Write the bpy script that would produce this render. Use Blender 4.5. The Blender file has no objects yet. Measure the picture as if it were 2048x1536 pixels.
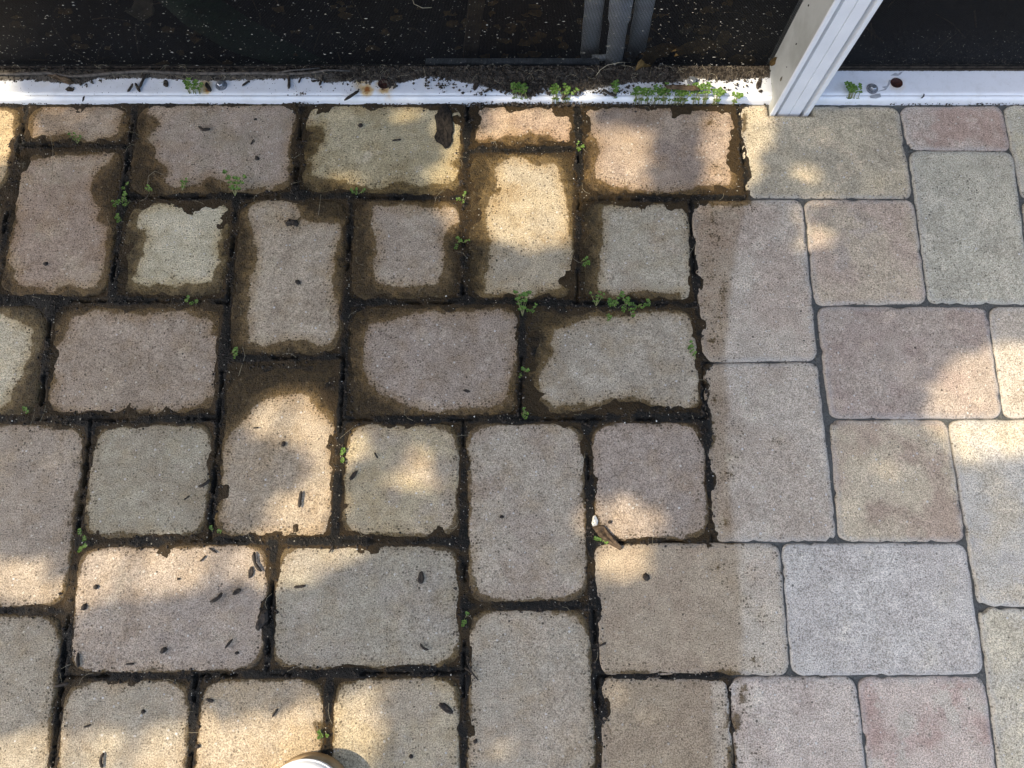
import bpy, bmesh, math, random
import numpy as np
from mathutils import Vector, Matrix

random.seed(7)
RNG = np.random.default_rng(11)
S = bpy.context.scene
COL = S.collection

# ------------------------------------------------------------------ camera
CAM_H = 0.928
FOC = 1480.0                      # focal length in pixels of a 2048 px wide picture
TILT = math.radians(14.2)         # away from straight down
cam_data = bpy.data.cameras.new('camera')
cam_data.sensor_width = 36.0
cam_data.lens = 36.0 * FOC / 2048.0
cam_data.clip_start = 0.01
cam_data.clip_end = 200.0
cam = bpy.data.objects.new('camera', cam_data)
COL.objects.link(cam)
cam.location = (0, 0, CAM_H)
cam.rotation_euler = (TILT, 0, 0)
S.camera = cam

# ------------------------------------------------------------------ light
SUN_DIR = Vector((-0.66, -0.09, 0.80)).normalized()      # towards the sun
world = bpy.data.worlds.new('World')
S.world = world
world.use_nodes = True
wn = world.node_tree
wn.nodes.clear()
sky = wn.nodes.new('ShaderNodeTexSky')
sky.sky_type = 'NISHITA'
sky.sun_disc = False
sky.sun_elevation = math.asin(SUN_DIR.z)
sky.sun_rotation = math.atan2(SUN_DIR.x, SUN_DIR.y)
sky.air_density = 1.0
sky.dust_density = 4.0
sky.ozone_density = 1.0
bg = wn.nodes.new('ShaderNodeBackground')
bg.inputs['Strength'].default_value = 0.15
wo = wn.nodes.new('ShaderNodeOutputWorld')
wn.links.new(sky.outputs[0], bg.inputs['Color'])
wn.links.new(bg.outputs[0], wo.inputs['Surface'])

sun_data = bpy.data.lights.new('sun', 'SUN')
sun_data.energy = 2.1
sun_data.angle = math.radians(0.53)
sun_data.color = (1.0, 0.87, 0.66)
sun = bpy.data.objects.new('sun', sun_data)
COL.objects.link(sun)
sun.location = SUN_DIR * 10
sun.rotation_euler = SUN_DIR.to_track_quat('Z', 'Y').to_euler()

S.view_settings.view_transform = 'Standard'
S.view_settings.look = 'None'
S.view_settings.gamma = 1.0
S.view_settings.exposure = 1.58
S.view_settings.use_curve_mapping = False
S.render.engine = 'CYCLES'
S.cycles.max_bounces = 6
S.cycles.use_denoising = True

# ------------------------------------------------------------------ helpers
CT, ST = math.cos(TILT), math.sin(TILT)


def P(px, py, z=0.0):
    """The point at height z that the photograph shows at pixel (px, py)."""
    x, v = (px - 1024.0) / FOC, (768.0 - py) / FOC
    k = (CAM_H - z) / (CT - v * ST)
    return Vector((x * k, (v * CT + ST) * k, z))


def PV(px, py, Y):
    """The point on the upright plane y = Y that the photograph shows at pixel (px, py)."""
    x, v = (px - 1024.0) / FOC, (768.0 - py) / FOC
    k = Y / (v * CT + ST)
    return Vector((x * k, Y, CAM_H - (CT - v * ST) * k))


def Pa(pts, z=0.0):
    return np.array([P(a, b, z)[:2] for a, b in pts])


def lin(c):
    return tuple((v / 255 / 12.92) if v <= 10 else ((v / 255 + 0.055) / 1.055) ** 2.4 for v in c)


def _h(ix, iy, seed):
    n = (ix.astype(np.int64) * 374761393 + iy.astype(np.int64) * 668265263 + seed * 974634777) & 0x7fffffff
    n = ((n ^ (n >> 13)) * 1274126177) & 0x7fffffff
    return ((n ^ (n >> 16)) & 0xffff) / 65535.0


def vnoise(x, y, sc, seed=0):
    x, y = x * sc, y * sc
    ix, iy = np.floor(x), np.floor(y)
    fx, fy = x - ix, y - iy
    fx, fy = fx * fx * (3 - 2 * fx), fy * fy * (3 - 2 * fy)
    a, b = _h(ix, iy, seed), _h(ix + 1, iy, seed)
    c, d = _h(ix, iy + 1, seed), _h(ix + 1, iy + 1, seed)
    return (a * (1 - fx) + b * fx) * (1 - fy) + (c * (1 - fx) + d * fx) * fy


def fbm(x, y, sc, seed=0, o=3):
    r, amp, tot = 0, 1.0, 0
    for k in range(o):
        r = r + amp * vnoise(x, y, sc * 2 ** k, seed + k * 17)
        tot += amp
        amp *= 0.5
    return r / tot


def sstep(a, b, x):
    t = np.clip((x - a) / (b - a), 0, 1)
    return t * t * (3 - 2 * t)


def sdf_poly(p, poly):
    """Signed distance of points p (n x 2) to a polygon, negative inside."""
    d = np.full(len(p), 1e9)
    inside = np.zeros(len(p), bool)
    n = len(poly)
    for i in range(n):
        a, b = poly[i], poly[(i + 1) % n]
        e = b - a
        w = p - a
        t = np.clip((w @ e) / max(e @ e, 1e-12), 0, 1)
        q = w - t[:, None] * e
        d = np.minimum(d, (q * q).sum(1))
        cond = (a[1] > p[:, 1]) != (b[1] > p[:, 1])
        with np.errstate(divide='ignore', invalid='ignore'):
            xi = (b[0] - a[0]) * (p[:, 1] - a[1]) / (b[1] - a[1]) + a[0]
        inside ^= cond & (p[:, 0] < xi)
    d = np.sqrt(d)
    return np.where(inside, -d, d)


def seg_dist(p, a, b):
    e = b - a
    w = p - a
    t = np.clip((w @ e) / max(e @ e, 1e-12), 0, 1)
    q = w - t[:, None] * e
    return np.sqrt((q * q).sum(1))


def link(name, me, mat=None, parent=None, loc=None):
    o = bpy.data.objects.new(name, me)
    COL.objects.link(o)
    if mat is not None and me is not None and len(me.materials) == 0:
        me.materials.append(mat)
    if parent is not None:
        o.parent = parent
    if loc is not None:
        o.location = loc
    return o


def mesh(name, v, f, smooth=False):
    me = bpy.data.meshes.new(name)
    me.from_pydata([tuple(map(float, q)) for q in v], [], [tuple(map(int, q)) for q in f])
    if smooth:
        me.polygons.foreach_set('use_smooth', [True] * len(me.polygons))
    me.update()
    return me


def empty(name, loc=(0, 0, 0), rz=0.0):
    o = bpy.data.objects.new(name, None)
    o.empty_display_size = 0.02
    COL.objects.link(o)
    o.location = loc
    o.rotation_euler = (0, 0, rz)
    return o


def tag(o, label=None, cat=None, group=None, kind=None):
    for k, v in (('label', label), ('category', cat), ('group', group), ('kind', kind)):
        if v:
            o[k] = v
    return o


class MB:
    """Collects verts and faces of one mesh."""

    def __init__(self):
        self.v, self.f = [], []

    def add(self, v, f):
        n = len(self.v)
        self.v += [tuple(q) for q in v]
        self.f += [tuple(i + n for i in q) for q in f]

    def box(self, x0, x1, y0, y1, z0, z1):
        self.add([(x0, y0, z0), (x1, y0, z0), (x1, y1, z0), (x0, y1, z0), (x0, y0, z1), (x1, y0, z1), (x1, y1, z1), (x0, y1, z1)],
                 [(0, 3, 2, 1), (4, 5, 6, 7), (0, 1, 5, 4), (1, 2, 6, 5), (2, 3, 7, 6), (3, 0, 4, 7)])

    def tube(self, pts, radii, n=6, flat=1.0, cap=True):
        pts = [Vector(p) for p in pts]
        rings = []
        up = Vector((0, 0, 1))
        for i, p in enumerate(pts):
            a, b = pts[max(i - 1, 0)], pts[min(i + 1, len(pts) - 1)]
            t = (b - a).normalized()
            s = t.cross(up)
            if s.length < 1e-3:
                s = t.cross(Vector((0, 1, 0)))
            s.normalize()
            u = s.cross(t).normalized()
            r = radii[i] if hasattr(radii, '__len__') else radii
            rings.append([p + s * (r * math.cos(2 * math.pi * k / n)) + u * (r * flat * math.sin(2 * math.pi * k / n)) for k in range(n)])
        v = [q for r in rings for q in r]
        f = []
        for i in range(len(pts) - 1):
            for k in range(n):
                f.append((i * n + k, i * n + (k + 1) % n, (i + 1) * n + (k + 1) % n, (i + 1) * n + k))
        if cap:
            f.append(tuple(range(n - 1, -1, -1)))
            f.append(tuple((len(pts) - 1) * n + k for k in range(n)))
        self.add(v, f)

    def build(self, name, mat, parent=None, smooth=False, loc=None):
        return link(name, mesh(name, self.v, self.f, smooth), mat, parent, loc)


# ------------------------------------------------------------------ node helper
class NT:
    def __init__(self, name, rough=0.8, spec=0.4):
        self.m = bpy.data.materials.new(name)
        self.m.use_nodes = True
        self.t = self.m.node_tree
        self.b = self.t.nodes['Principled BSDF']
        self.b.inputs['Roughness'].default_value = rough
        self.b.inputs['Specular IOR Level'].default_value = spec
        tc = self.t.nodes.new('ShaderNodeTexCoord')
        self.co = tc.outputs['Object']

    def put(self, sock, v):
        if isinstance(v, bpy.types.NodeSocket):
            self.t.links.new(v, sock)
        elif isinstance(v, (tuple, list)) and len(v) == 3 and sock.type == 'RGBA':
            sock.default_value = (*v, 1)
        else:
            sock.default_value = v

    def math(self, op, a, b=0.0, c=0.0, clamp=False):
        n = self.t.nodes.new('ShaderNodeMath')
        n.operation = op
        n.use_clamp = clamp
        for s, v in zip(n.inputs, (a, b, c)):
            self.put(s, v)
        return n.outputs[0]

    def vmath(self, op, a, b):
        n = self.t.nodes.new('ShaderNodeVectorMath')
        n.operation = op
        self.put(n.inputs[0], a)
        self.put(n.inputs[3 if op == 'SCALE' else 1], b)
        return n.outputs[0]

    def noise(self, scale, detail=2.0, rough=0.5, co=None, w=None, dist=0.0):
        n = self.t.nodes.new('ShaderNodeTexNoise')
        if w is not None:
            n.noise_dimensions = '4D'
            self.put(n.inputs['W'], w)
        self.put(n.inputs['Vector'], co if co is not None else self.co)
        n.inputs['Scale'].default_value = scale
        n.inputs['Detail'].default_value = detail
        n.inputs['Roughness'].default_value = rough
        n.inputs['Distortion'].default_value = dist
        return n.outputs[0]

    def vor(self, scale, feat='F1', co=None, rand=1.0):
        n = self.t.nodes.new('ShaderNodeTexVoronoi')
        n.feature = feat
        self.put(n.inputs['Vector'], co if co is not None else self.co)
        n.inputs['Scale'].default_value = scale
        n.inputs['Randomness'].default_value = rand
        return n.outputs['Distance'], n.outputs['Color']

    def mix(self, f, a, b, mode='MIX'):
        n = self.t.nodes.new('ShaderNodeMix')
        n.data_type = 'RGBA'
        n.blend_type = mode
        self.put(n.inputs[0], f)
        self.put(n.inputs[6], a)
        self.put(n.inputs[7], b)
        return n.outputs[2]

    def step(self, x, a, b):
        n = self.t.nodes.new('ShaderNodeMapRange')
        n.interpolation_type = 'SMOOTHSTEP'
        self.put(n.inputs['Value'], x)
        n.inputs['From Min'].default_value = a
        n.inputs['From Max'].default_value = b
        return n.outputs[0]

    def rng(self, x, a, b, c, d):
        n = self.t.nodes.new('ShaderNodeMapRange')
        self.put(n.inputs['Value'], x)
        for k, v in zip(('From Min', 'From Max', 'To Min', 'To Max'), (a, b, c, d)):
            n.inputs[k].default_value = v
        return n.outputs[0]

    def attr(self, name, typ='GEOMETRY'):
        n = self.t.nodes.new('ShaderNodeAttribute')
        n.attribute_name = name
        n.attribute_type = typ
        return n

    def sep(self, c):
        n = self.t.nodes.new('ShaderNodeSeparateColor')
        self.put(n.inputs[0], c)
        return n.outputs

    def bump(self, h, dist, strength=1.0, prev=None):
        n = self.t.nodes.new('ShaderNodeBump')
        n.inputs['Strength'].default_value = strength
        n.inputs['Distance'].default_value = dist
        self.put(n.inputs['Height'], h)
        if prev is not None:
            self.put(n.inputs['Normal'], prev)
        return n.outputs[0]

    def out(self, color=None, rough=None, normal=None, **kw):
        if color is not None:
            self.put(self.b.inputs['Base Color'], color)
        if rough is not None:
            self.put(self.b.inputs['Roughness'], rough)
        if normal is not None:
            self.put(self.b.inputs['Normal'], normal)
        for k, v in kw.items():
            self.put(self.b.inputs[k.replace('_', ' ')], v)
        return self.m


def plain(name, c1, c2, scale=80, rough=0.7, spec=0.4, bump=0.0004, bscale=None):
    n = NT(name, rough, spec)
    f = n.noise(scale, 4, 0.6)
    h = n.noise(bscale or scale * 3, 3, 0.6)
    return n.out(n.mix(n.step(f, 0.3, 0.7), c1, c2), normal=n.bump(h, bump, 0.8))


# ------------------------------------------------------------------ materials
ALB = (1.24, 1.21, 1.12)        # how the shade values read off the photograph turn into base colours


def stone(c, sat=0.50):
    m = sum(c) / 3 
    ref = (m * 1.05, m * 0.995, m * 0.93)
    return [a * b for a, b in zip(lin([r + (v - r) * sat for v, r in zip(c, ref)]), ALB)]


def mat_paver():
    n = NT('concrete_paver', 0.85, 0.16)
    info = n.t.nodes.new('ShaderNodeObjectInfo')
    off = n.vmath('SCALE', (1.0, 0.73, 0.41), n.math('MULTIPLY', info.outputs['Random'], 37.0))
    co = n.vmath('ADD', n.co, off)
    ca = info.outputs['Color']
    cb = n.attr('tint_b', 'OBJECT').outputs['Vector']
    cc = n.attr('tint_c', 'OBJECT').outputs['Vector']
    big = n.noise(16, 3, 0.55, co)
    base = n.mix(n.step(big, 0.42, 0.62), ca, cb)
    big2 = n.noise(24, 5, 0.65, n.vmath('ADD', co, (9.0, 4.0, 2.0)))
    base = n.mix(n.math('MULTIPLY', n.step(big2, 0.54, 0.66), 0.85), base, cc)
    # cement grain
    g1 = n.noise(620, 3, 0.7, co)
    base = n.mix(1.0, base, n.mix(n.step(g1, 0.30, 0.70), (0.50, 0.48, 0.45), (1.50, 1.49, 1.46)), 'MULTIPLY')
    g2 = n.noise(60, 6, 0.72, co)
    base = n.mix(1.0, base, n.mix(n.step(g2, 0.3, 0.7), (0.84, 0.83, 0.81), (1.13, 1.13, 1.12)), 'MULTIPLY')
    # pale aggregate flecks
    vd, vc = n.vor(210, co=co)
    r, g, b = n.sep(vc)[:3]
    size = n.math('MULTIPLY', n.step(r, 0.74, 1.0), 0.38)
    fleck = n.math('MULTIPLY', n.step(n.math('SUBTRACT', size, vd), 0.0, 0.12), n.rng(g, 0, 1, 0.35, 0.95))
    base = n.mix(fleck, base, n.mix(b, (0.62, 0.55, 0.42), (0.66, 0.64, 0.60)))
    # small dark pits
    pd, pc = n.vor(300, co=n.vmath('ADD', co, (3.1, 7.7, 1.3)))
    pr, pg, pb = n.sep(pc)[:3]
    pvar = n.math('MULTIPLY', n.rng(n.math('FRACT', n.math('MULTIPLY', info.outputs['Random'], 13.7)), 0, 1, 0.25, 1.0), n.step(n.noise(18, 3, 0.6, co), 0.25, 0.65))
    pit = n.step(n.math('SUBTRACT', n.math('MULTIPLY', n.step(pr, 0.66, 1.0), 0.46), pd), 0.0, 0.12)
    base = n.mix(n.math('MULTIPLY', n.math('MULTIPLY', pit, pvar), n.rng(pg, 0, 1, 0.3, 0.8)), base, (0.035, 0.028, 0.020))
    # bigger, rare pits
    qd, qc = n.vor(75, co=n.vmath('ADD', co, (1.7, 2.2, 5.3)))
    qr = n.sep(qc)[0]
    qpit = n.step(n.math('SUBTRACT', n.math('MULTIPLY', n.step(qr, 0.86, 1.0), 0.14), qd), 0.0, 0.05)
    base = n.mix(n.math('MULTIPLY', qpit, 0.8), base, (0.03, 0.025, 0.02))
    # scuffed pale rim of the cleaner pavers
    ed = n.attr('edge').outputs['Fac']
    scuff = n.attr('scuff', 'OBJECT').outputs['Fac']
    rim = n.math('MULTIPLY', n.step(n.math('ADD', ed, n.math('MULTIPLY', n.noise(110, 3, 0.6, co), 0.012)), 0.016, 0.005), scuff)
    base = n.mix(n.math('MULTIPLY', rim, 0.45), base, (0.40, 0.39, 0.37))
    # dried-in damp
    dp = n.attr('damp').outputs['Fac']
    base = n.mix(n.math('MULTIPLY', dp, 0.95), base, n.mix(1.0, base, (0.76, 0.70, 0.62), 'MULTIPLY'))
    # mud stain soaked in from the joints; 'stain' is the distance into it in metres
    st = n.attr('stain').outputs['Fac']
    w1 = n.math('MULTIPLY', n.math('SUBTRACT', n.noise(70, 6, 0.68, co), 0.5), 0.016)
    w2 = n.math('MULTIPLY', n.math('SUBTRACT', n.noise(480, 3, 0.7, co), 0.5), 0.0065)
    w0 = n.math('MULTIPLY', n.math('SUBTRACT', n.noise(24, 3, 0.6, n.vmath('ADD', co, (7.0, 1.0, 9.0))), 0.5), 0.018)
    sd = n.math('ADD', n.math('ADD', n.math('ADD', st, w0), w1), w2)
    grime = n.math('MULTIPLY', n.step(n.noise(26, 5, 0.65, n.vmath('ADD', co, (2.0, 8.0, 5.0))), 0.45, 0.70), n.math('SUBTRACT', 1.0, scuff))
    base = n.mix(n.math('MULTIPLY', grime, 0.55), base, n.mix(1.0, base, (0.80, 0.70, 0.54), 'MULTIPLY'))
    halo = n.step(n.math('ADD', sd, n.math('MULTIPLY', n.math('SUBTRACT', n.noise(120, 4, 0.7, co), 0.5), 0.02)), -0.016, 0.003)
    base = n.mix(n.math('MULTIPLY', halo, n.attr('halo', 'OBJECT').outputs['Fac']), base, n.mix(1.0, base, (0.70, 0.56, 0.34), 'MULTIPLY'))
    # loose silt grains thinning out from the stain
    near = n.step(sd, -0.028, 0.0)
    sv, sc_ = n.vor(300, co=n.vmath('ADD', co, (5.1, 0.7, 3.3)))
    sr = n.sep(sc_)[1]
    silt = n.step(n.math('SUBTRACT', n.math('MULTIPLY', n.step(n.math('ADD', sr, n.math('MULTIPLY', near, 0.42)), 0.92, 1.25), 0.5), sv), 0.0, 0.12)
    base = n.mix(n.math('MULTIPLY', n.math('MULTIPLY', silt, near), 0.75), base, (0.035, 0.023, 0.010))
    mask = n.step(sd, -0.0014, 0.0018)
    deep = n.step(n.math('ADD', sd, n.math('MULTIPLY', n.math('SUBTRACT', n.noise(70, 5, 0.7, co), 0.5), 0.034)), 0.002, 0.017)
    gr = n.step(n.math('ADD', n.math('MULTIPLY', n.noise(520, 3, 0.7, co), 0.4), n.math('MULTIPLY', n.noise(90, 6, 0.72, co, dist=0.8), 0.6)), 0.36, 0.66)
    thin = n.mix(gr, (0.042, 0.024, 0.0042), (0.165, 0.095, 0.019))
    thick = n.mix(gr, (0.0085, 0.0054, 0.0019), (0.070, 0.042, 0.0105))
    film = n.mix(deep, thin, thick)
    sand = n.math('MULTIPLY', fleck, 0.35)
    film = n.mix(sand, film, (0.34, 0.26, 0.15))
    film = n.mix(n.math('ADD', 0.05, n.math('MULTIPLY', n.math('SUBTRACT', 1.0, deep), 0.18)), film, base)
    base = n.mix(n.math('MULTIPLY', mask, 0.95), base, film)
    rough = n.math('SUBTRACT', n.rng(g1, 0, 1, 0.75, 0.95), n.math('MULTIPLY', mask, 0.28))
    hgt = n.math('ADD', n.math('MULTIPLY', g1, 0.9), n.math('ADD', n.math('MULTIPLY', g2, 0.8), n.math('MULTIPLY', pit, -0.8)))
    hgt = n.math('ADD', hgt, n.math('MULTIPLY', fleck, 0.35))
    hgt = n.math('ADD', hgt, n.math('MULTIPLY', n.math('MULTIPLY', gr, mask), 0.9))
    bn = n.bump(hgt, 0.0013, 1.0)
    return n.out(base, rough, bn)


def mat_mud():
    n = NT('joint_mud', 0.5, 0.22)
    blk = n.attr('black').outputs['Fac']
    f = n.noise(70, 5, 0.65)
    g = n.noise(480, 4, 0.7)
    brown = n.mix(g, (0.013, 0.0085, 0.0036), (0.078, 0.047, 0.016))
    dark = n.mix(g, (0.0030, 0.0027, 0.0022), (0.021, 0.0175, 0.012))
    k = n.step(n.math('ADD', f, n.math('MULTIPLY', n.math('SUBTRACT', blk, 0.5), 0.9)), 0.36, 0.66)
    c = n.mix(k, brown, dark)
    dry = n.attr('dry').outputs['Fac']
    sand = n.mix(g, (0.040, 0.042, 0.040), (0.20, 0.20, 0.18))
    c = n.mix(dry, c, sand)
    vd, vc = n.vor(330)
    r = n.sep(vc)[0]
    fl = n.step(n.math('SUBTRACT', n.math('MULTIPLY', n.step(r, 0.90, 1.0), 0.4), vd), 0.0, 0.1)
    c = n.mix(n.math('MULTIPLY', fl, 0.75), c, (0.42, 0.37, 0.28))
    rough = n.math('ADD', n.rng(f, 0.3, 0.7, 0.42, 0.72), n.math('MULTIPLY', dry, 0.3))
    h = n.math('ADD', n.math('MULTIPLY', g, 1.0), n.noise(190, 4, 0.65))
    return n.out(c, rough, n.bump(h, 0.0032, 1.0))


def mat_rail():
    n = NT('white_painted_aluminium', 0.38, 0.5)
    f = n.noise(60, 5, 0.65)
    c = n.mix(n.step(f, 0.45, 0.8), (0.75, 0.76, 0.77), (0.66, 0.66, 0.65))
    g = n.noise(700, 2, 0.5)
    c = n.mix(n.math('MULTIPLY', n.step(g, 0.68, 0.76), 0.5), c, (0.25, 0.23, 0.20))
    rust = n.attr('rust').outputs['Fac']
    rr = n.math('MULTIPLY', rust, n.rng(n.noise(140, 4, 0.6), 0.3, 0.7, 0.55, 1.25))
    c = n.mix(n.step(rr, 0.05, 0.55), c, (0.62, 0.45, 0.22))
    c = n.mix(n.step(rr, 0.5, 0.95), c, (0.30, 0.10, 0.02))
    soil = n.attr('soil').outputs['Fac']
    ss = n.math('ADD', soil, n.math('MULTIPLY', n.math('SUBTRACT', n.noise(260, 5, 0.75), 0.5), 1.3))
    c = n.mix(n.step(ss, 0.42, 0.62), c, n.mix(n.noise(300, 3, 0.6), (0.035, 0.028, 0.02), (0.16, 0.14, 0.11)))
    return n.out(c, n.math('ADD', 0.36, n.math('MULTIPLY', n.step(ss, 0.42, 0.62), 0.5)), n.bump(n.noise(150, 3), 0.00015, 0.5))


def mat_leaf(name, c1, c2, tr=0.25):
    n = NT(name, 0.5, 0.4)
    info = n.t.nodes.new('ShaderNodeObjectInfo')
    f = n.noise(220, 2)
    isl = n.t.nodes.new('ShaderNodeNewGeometry').outputs['Random Per Island']
    c = n.mix(n.math('MULTIPLY', n.math('ADD', isl, f), 0.5), c1, c2)
    n.out(c)
    if tr:
        trn = n.t.nodes.new('ShaderNodeBsdfTranslucent')
        n.put(trn.inputs['Color'], c)
        mx = n.t.nodes.new('ShaderNodeMixShader')
        mx.inputs[0].default_value = tr
        n.t.links.new(n.b.outputs[0], mx.inputs[1])
        n.t.links.new(trn.outputs[0], mx.inputs[2])
        n.t.links.new(mx.outputs[0], n.t.nodes['Material Output'].inputs['Surface'])
    return n.m


M = {
    'paver': mat_paver(),
    'mud': mat_mud(),
    'rail': mat_rail(),
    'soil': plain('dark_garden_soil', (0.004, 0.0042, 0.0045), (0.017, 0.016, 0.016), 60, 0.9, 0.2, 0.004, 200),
    'ground': plain('sandy_ground', (0.10, 0.09, 0.06), (0.16, 0.14, 0.10), 5, 0.95, 0.2, 0.01, 30),
    'debris': plain('dark_debris', (0.020, 0.015, 0.011), (0.055, 0.042, 0.030), 300, 0.75, 0.3, 0.0005, 900),
    'char': plain('black_bark', (0.008, 0.007, 0.006), (0.035, 0.028, 0.022), 260, 0.85, 0.15, 0.0016, 420),
    'bark': plain('brown_bark', (0.035, 0.022, 0.012), (0.12, 0.080, 0.045), 200, 0.8, 0.3, 0.0008, 700),
    'root': plain('dry_root', (0.055, 0.048, 0.040), (0.14, 0.12, 0.10), 160, 0.85, 0.2, 0.0006, 500),
    'fibre': plain('straw_fibre', (0.30, 0.25, 0.15), (0.48, 0.42, 0.30), 200, 0.7, 0.3),
    'crumb': plain('soil_crumb', (0.018, 0.014, 0.010), (0.095, 0.078, 0.060), 160, 0.9, 0.2, 0.0006, 900),
    'grit': plain('pale_grit', (0.55, 0.50, 0.40), (0.75, 0.72, 0.65), 300, 0.6, 0.4),
    'speck': plain('dust_speck', (0.40, 0.36, 0.28), (0.70, 0.65, 0.55), 90, 0.7, 0.3),
    'footing': plain('grey_footing', (0.16, 0.18, 0.19), (0.26, 0.28, 0.30), 60, 0.8, 0.2),
    'wire': plain('charcoal_screen_wire', (0.0025, 0.0028, 0.0036), (0.0055, 0.006, 0.0075), 300, 0.5, 0.35),
    'spline': plain('dirty_rubber_spline', (0.012, 0.010, 0.008), (0.05, 0.04, 0.03), 150, 0.85, 0.2),
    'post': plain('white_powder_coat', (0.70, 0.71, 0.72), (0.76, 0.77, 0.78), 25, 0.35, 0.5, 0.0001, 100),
    'side_grey': plain('greyer_white_coat', (0.42, 0.42, 0.38), (0.58, 0.58, 0.54), 18, 0.5, 0.4, 0.0001, 100),
    'pvc': plain('grey_conduit', (0.70, 0.75, 0.80), (0.80, 0.84, 0.88), 50, 0.6, 0.3, 0.0001),
    'wood': plain('weathered_stake', (0.07, 0.05, 0.03), (0.14, 0.10, 0.06), 70, 0.85, 0.2, 0.0006),
    'deadleaf': plain('brown_dead_leaf', (0.07, 0.040, 0.010), (0.16, 0.095, 0.028), 90, 0.7, 0.3, 0.0006),
    'greyleaf': plain('grey_brown_leaf', (0.09, 0.075, 0.05), (0.15, 0.13, 0.09), 90, 0.8, 0.3, 0.0006),
    'strap': plain('dark_strap_leaf', (0.005, 0.026, 0.010), (0.010, 0.045, 0.018), 40, 0.55, 0.3),
    'weed': mat_leaf('weed_green', (0.060, 0.14, 0.018), (0.19, 0.31, 0.05)),
    'stem': plain('weed_stem', (0.16, 0.18, 0.06), (0.24, 0.22, 0.10), 200, 0.6, 0.3),
    'foliage': mat_leaf('tree_foliage', (0.035, 0.065, 0.018), (0.07, 0.11, 0.03), 0.12),
    'trunk': plain('tree_bark', (0.08, 0.06, 0.045), (0.18, 0.15, 0.12), 20, 0.9, 0.2, 0.01, 40),
    'shoe': plain('white_shoe_leather', (0.72, 0.73, 0.74), (0.80, 0.80, 0.80), 60, 0.45, 0.4, 0.0002),
    'sole': plain('tan_shoe_sole', (0.30, 0.20, 0.10), (0.40, 0.28, 0.15), 60, 0.7, 0.3),
    'rust': plain('rusty_hole', (0.012, 0.004, 0.003), (0.06, 0.016, 0.008), 250, 0.6, 0.4),
    'chip': plain('bare_grey_aluminium', (0.30, 0.31, 0.32), (0.42, 0.43, 0.44), 150, 0.55, 0.5),
}


def mat_metal():
    n = NT('zinc_screw', 0.35, 0.5)
    return n.out(n.mix(n.noise(400, 3), (0.38, 0.40, 0.42), (0.60, 0.62, 0.64)), Metallic=0.85)


M['zinc'] = mat_metal()
M['washer'] = plain('weathered_washer', (0.09, 0.095, 0.105), (0.22, 0.23, 0.25), 300, 0.6, 0.4)

# ------------------------------------------------------------------ ground
g = MB()
g.add([(-40, -40, -0.045), (40, -40, -0.045), (40, 40, -0.045), (-40, 40, -0.045)], [(0, 1, 2, 3)])
tag(g.build('ground', M['ground']), 'sandy ground around the paved patio', kind='structure')

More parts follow.
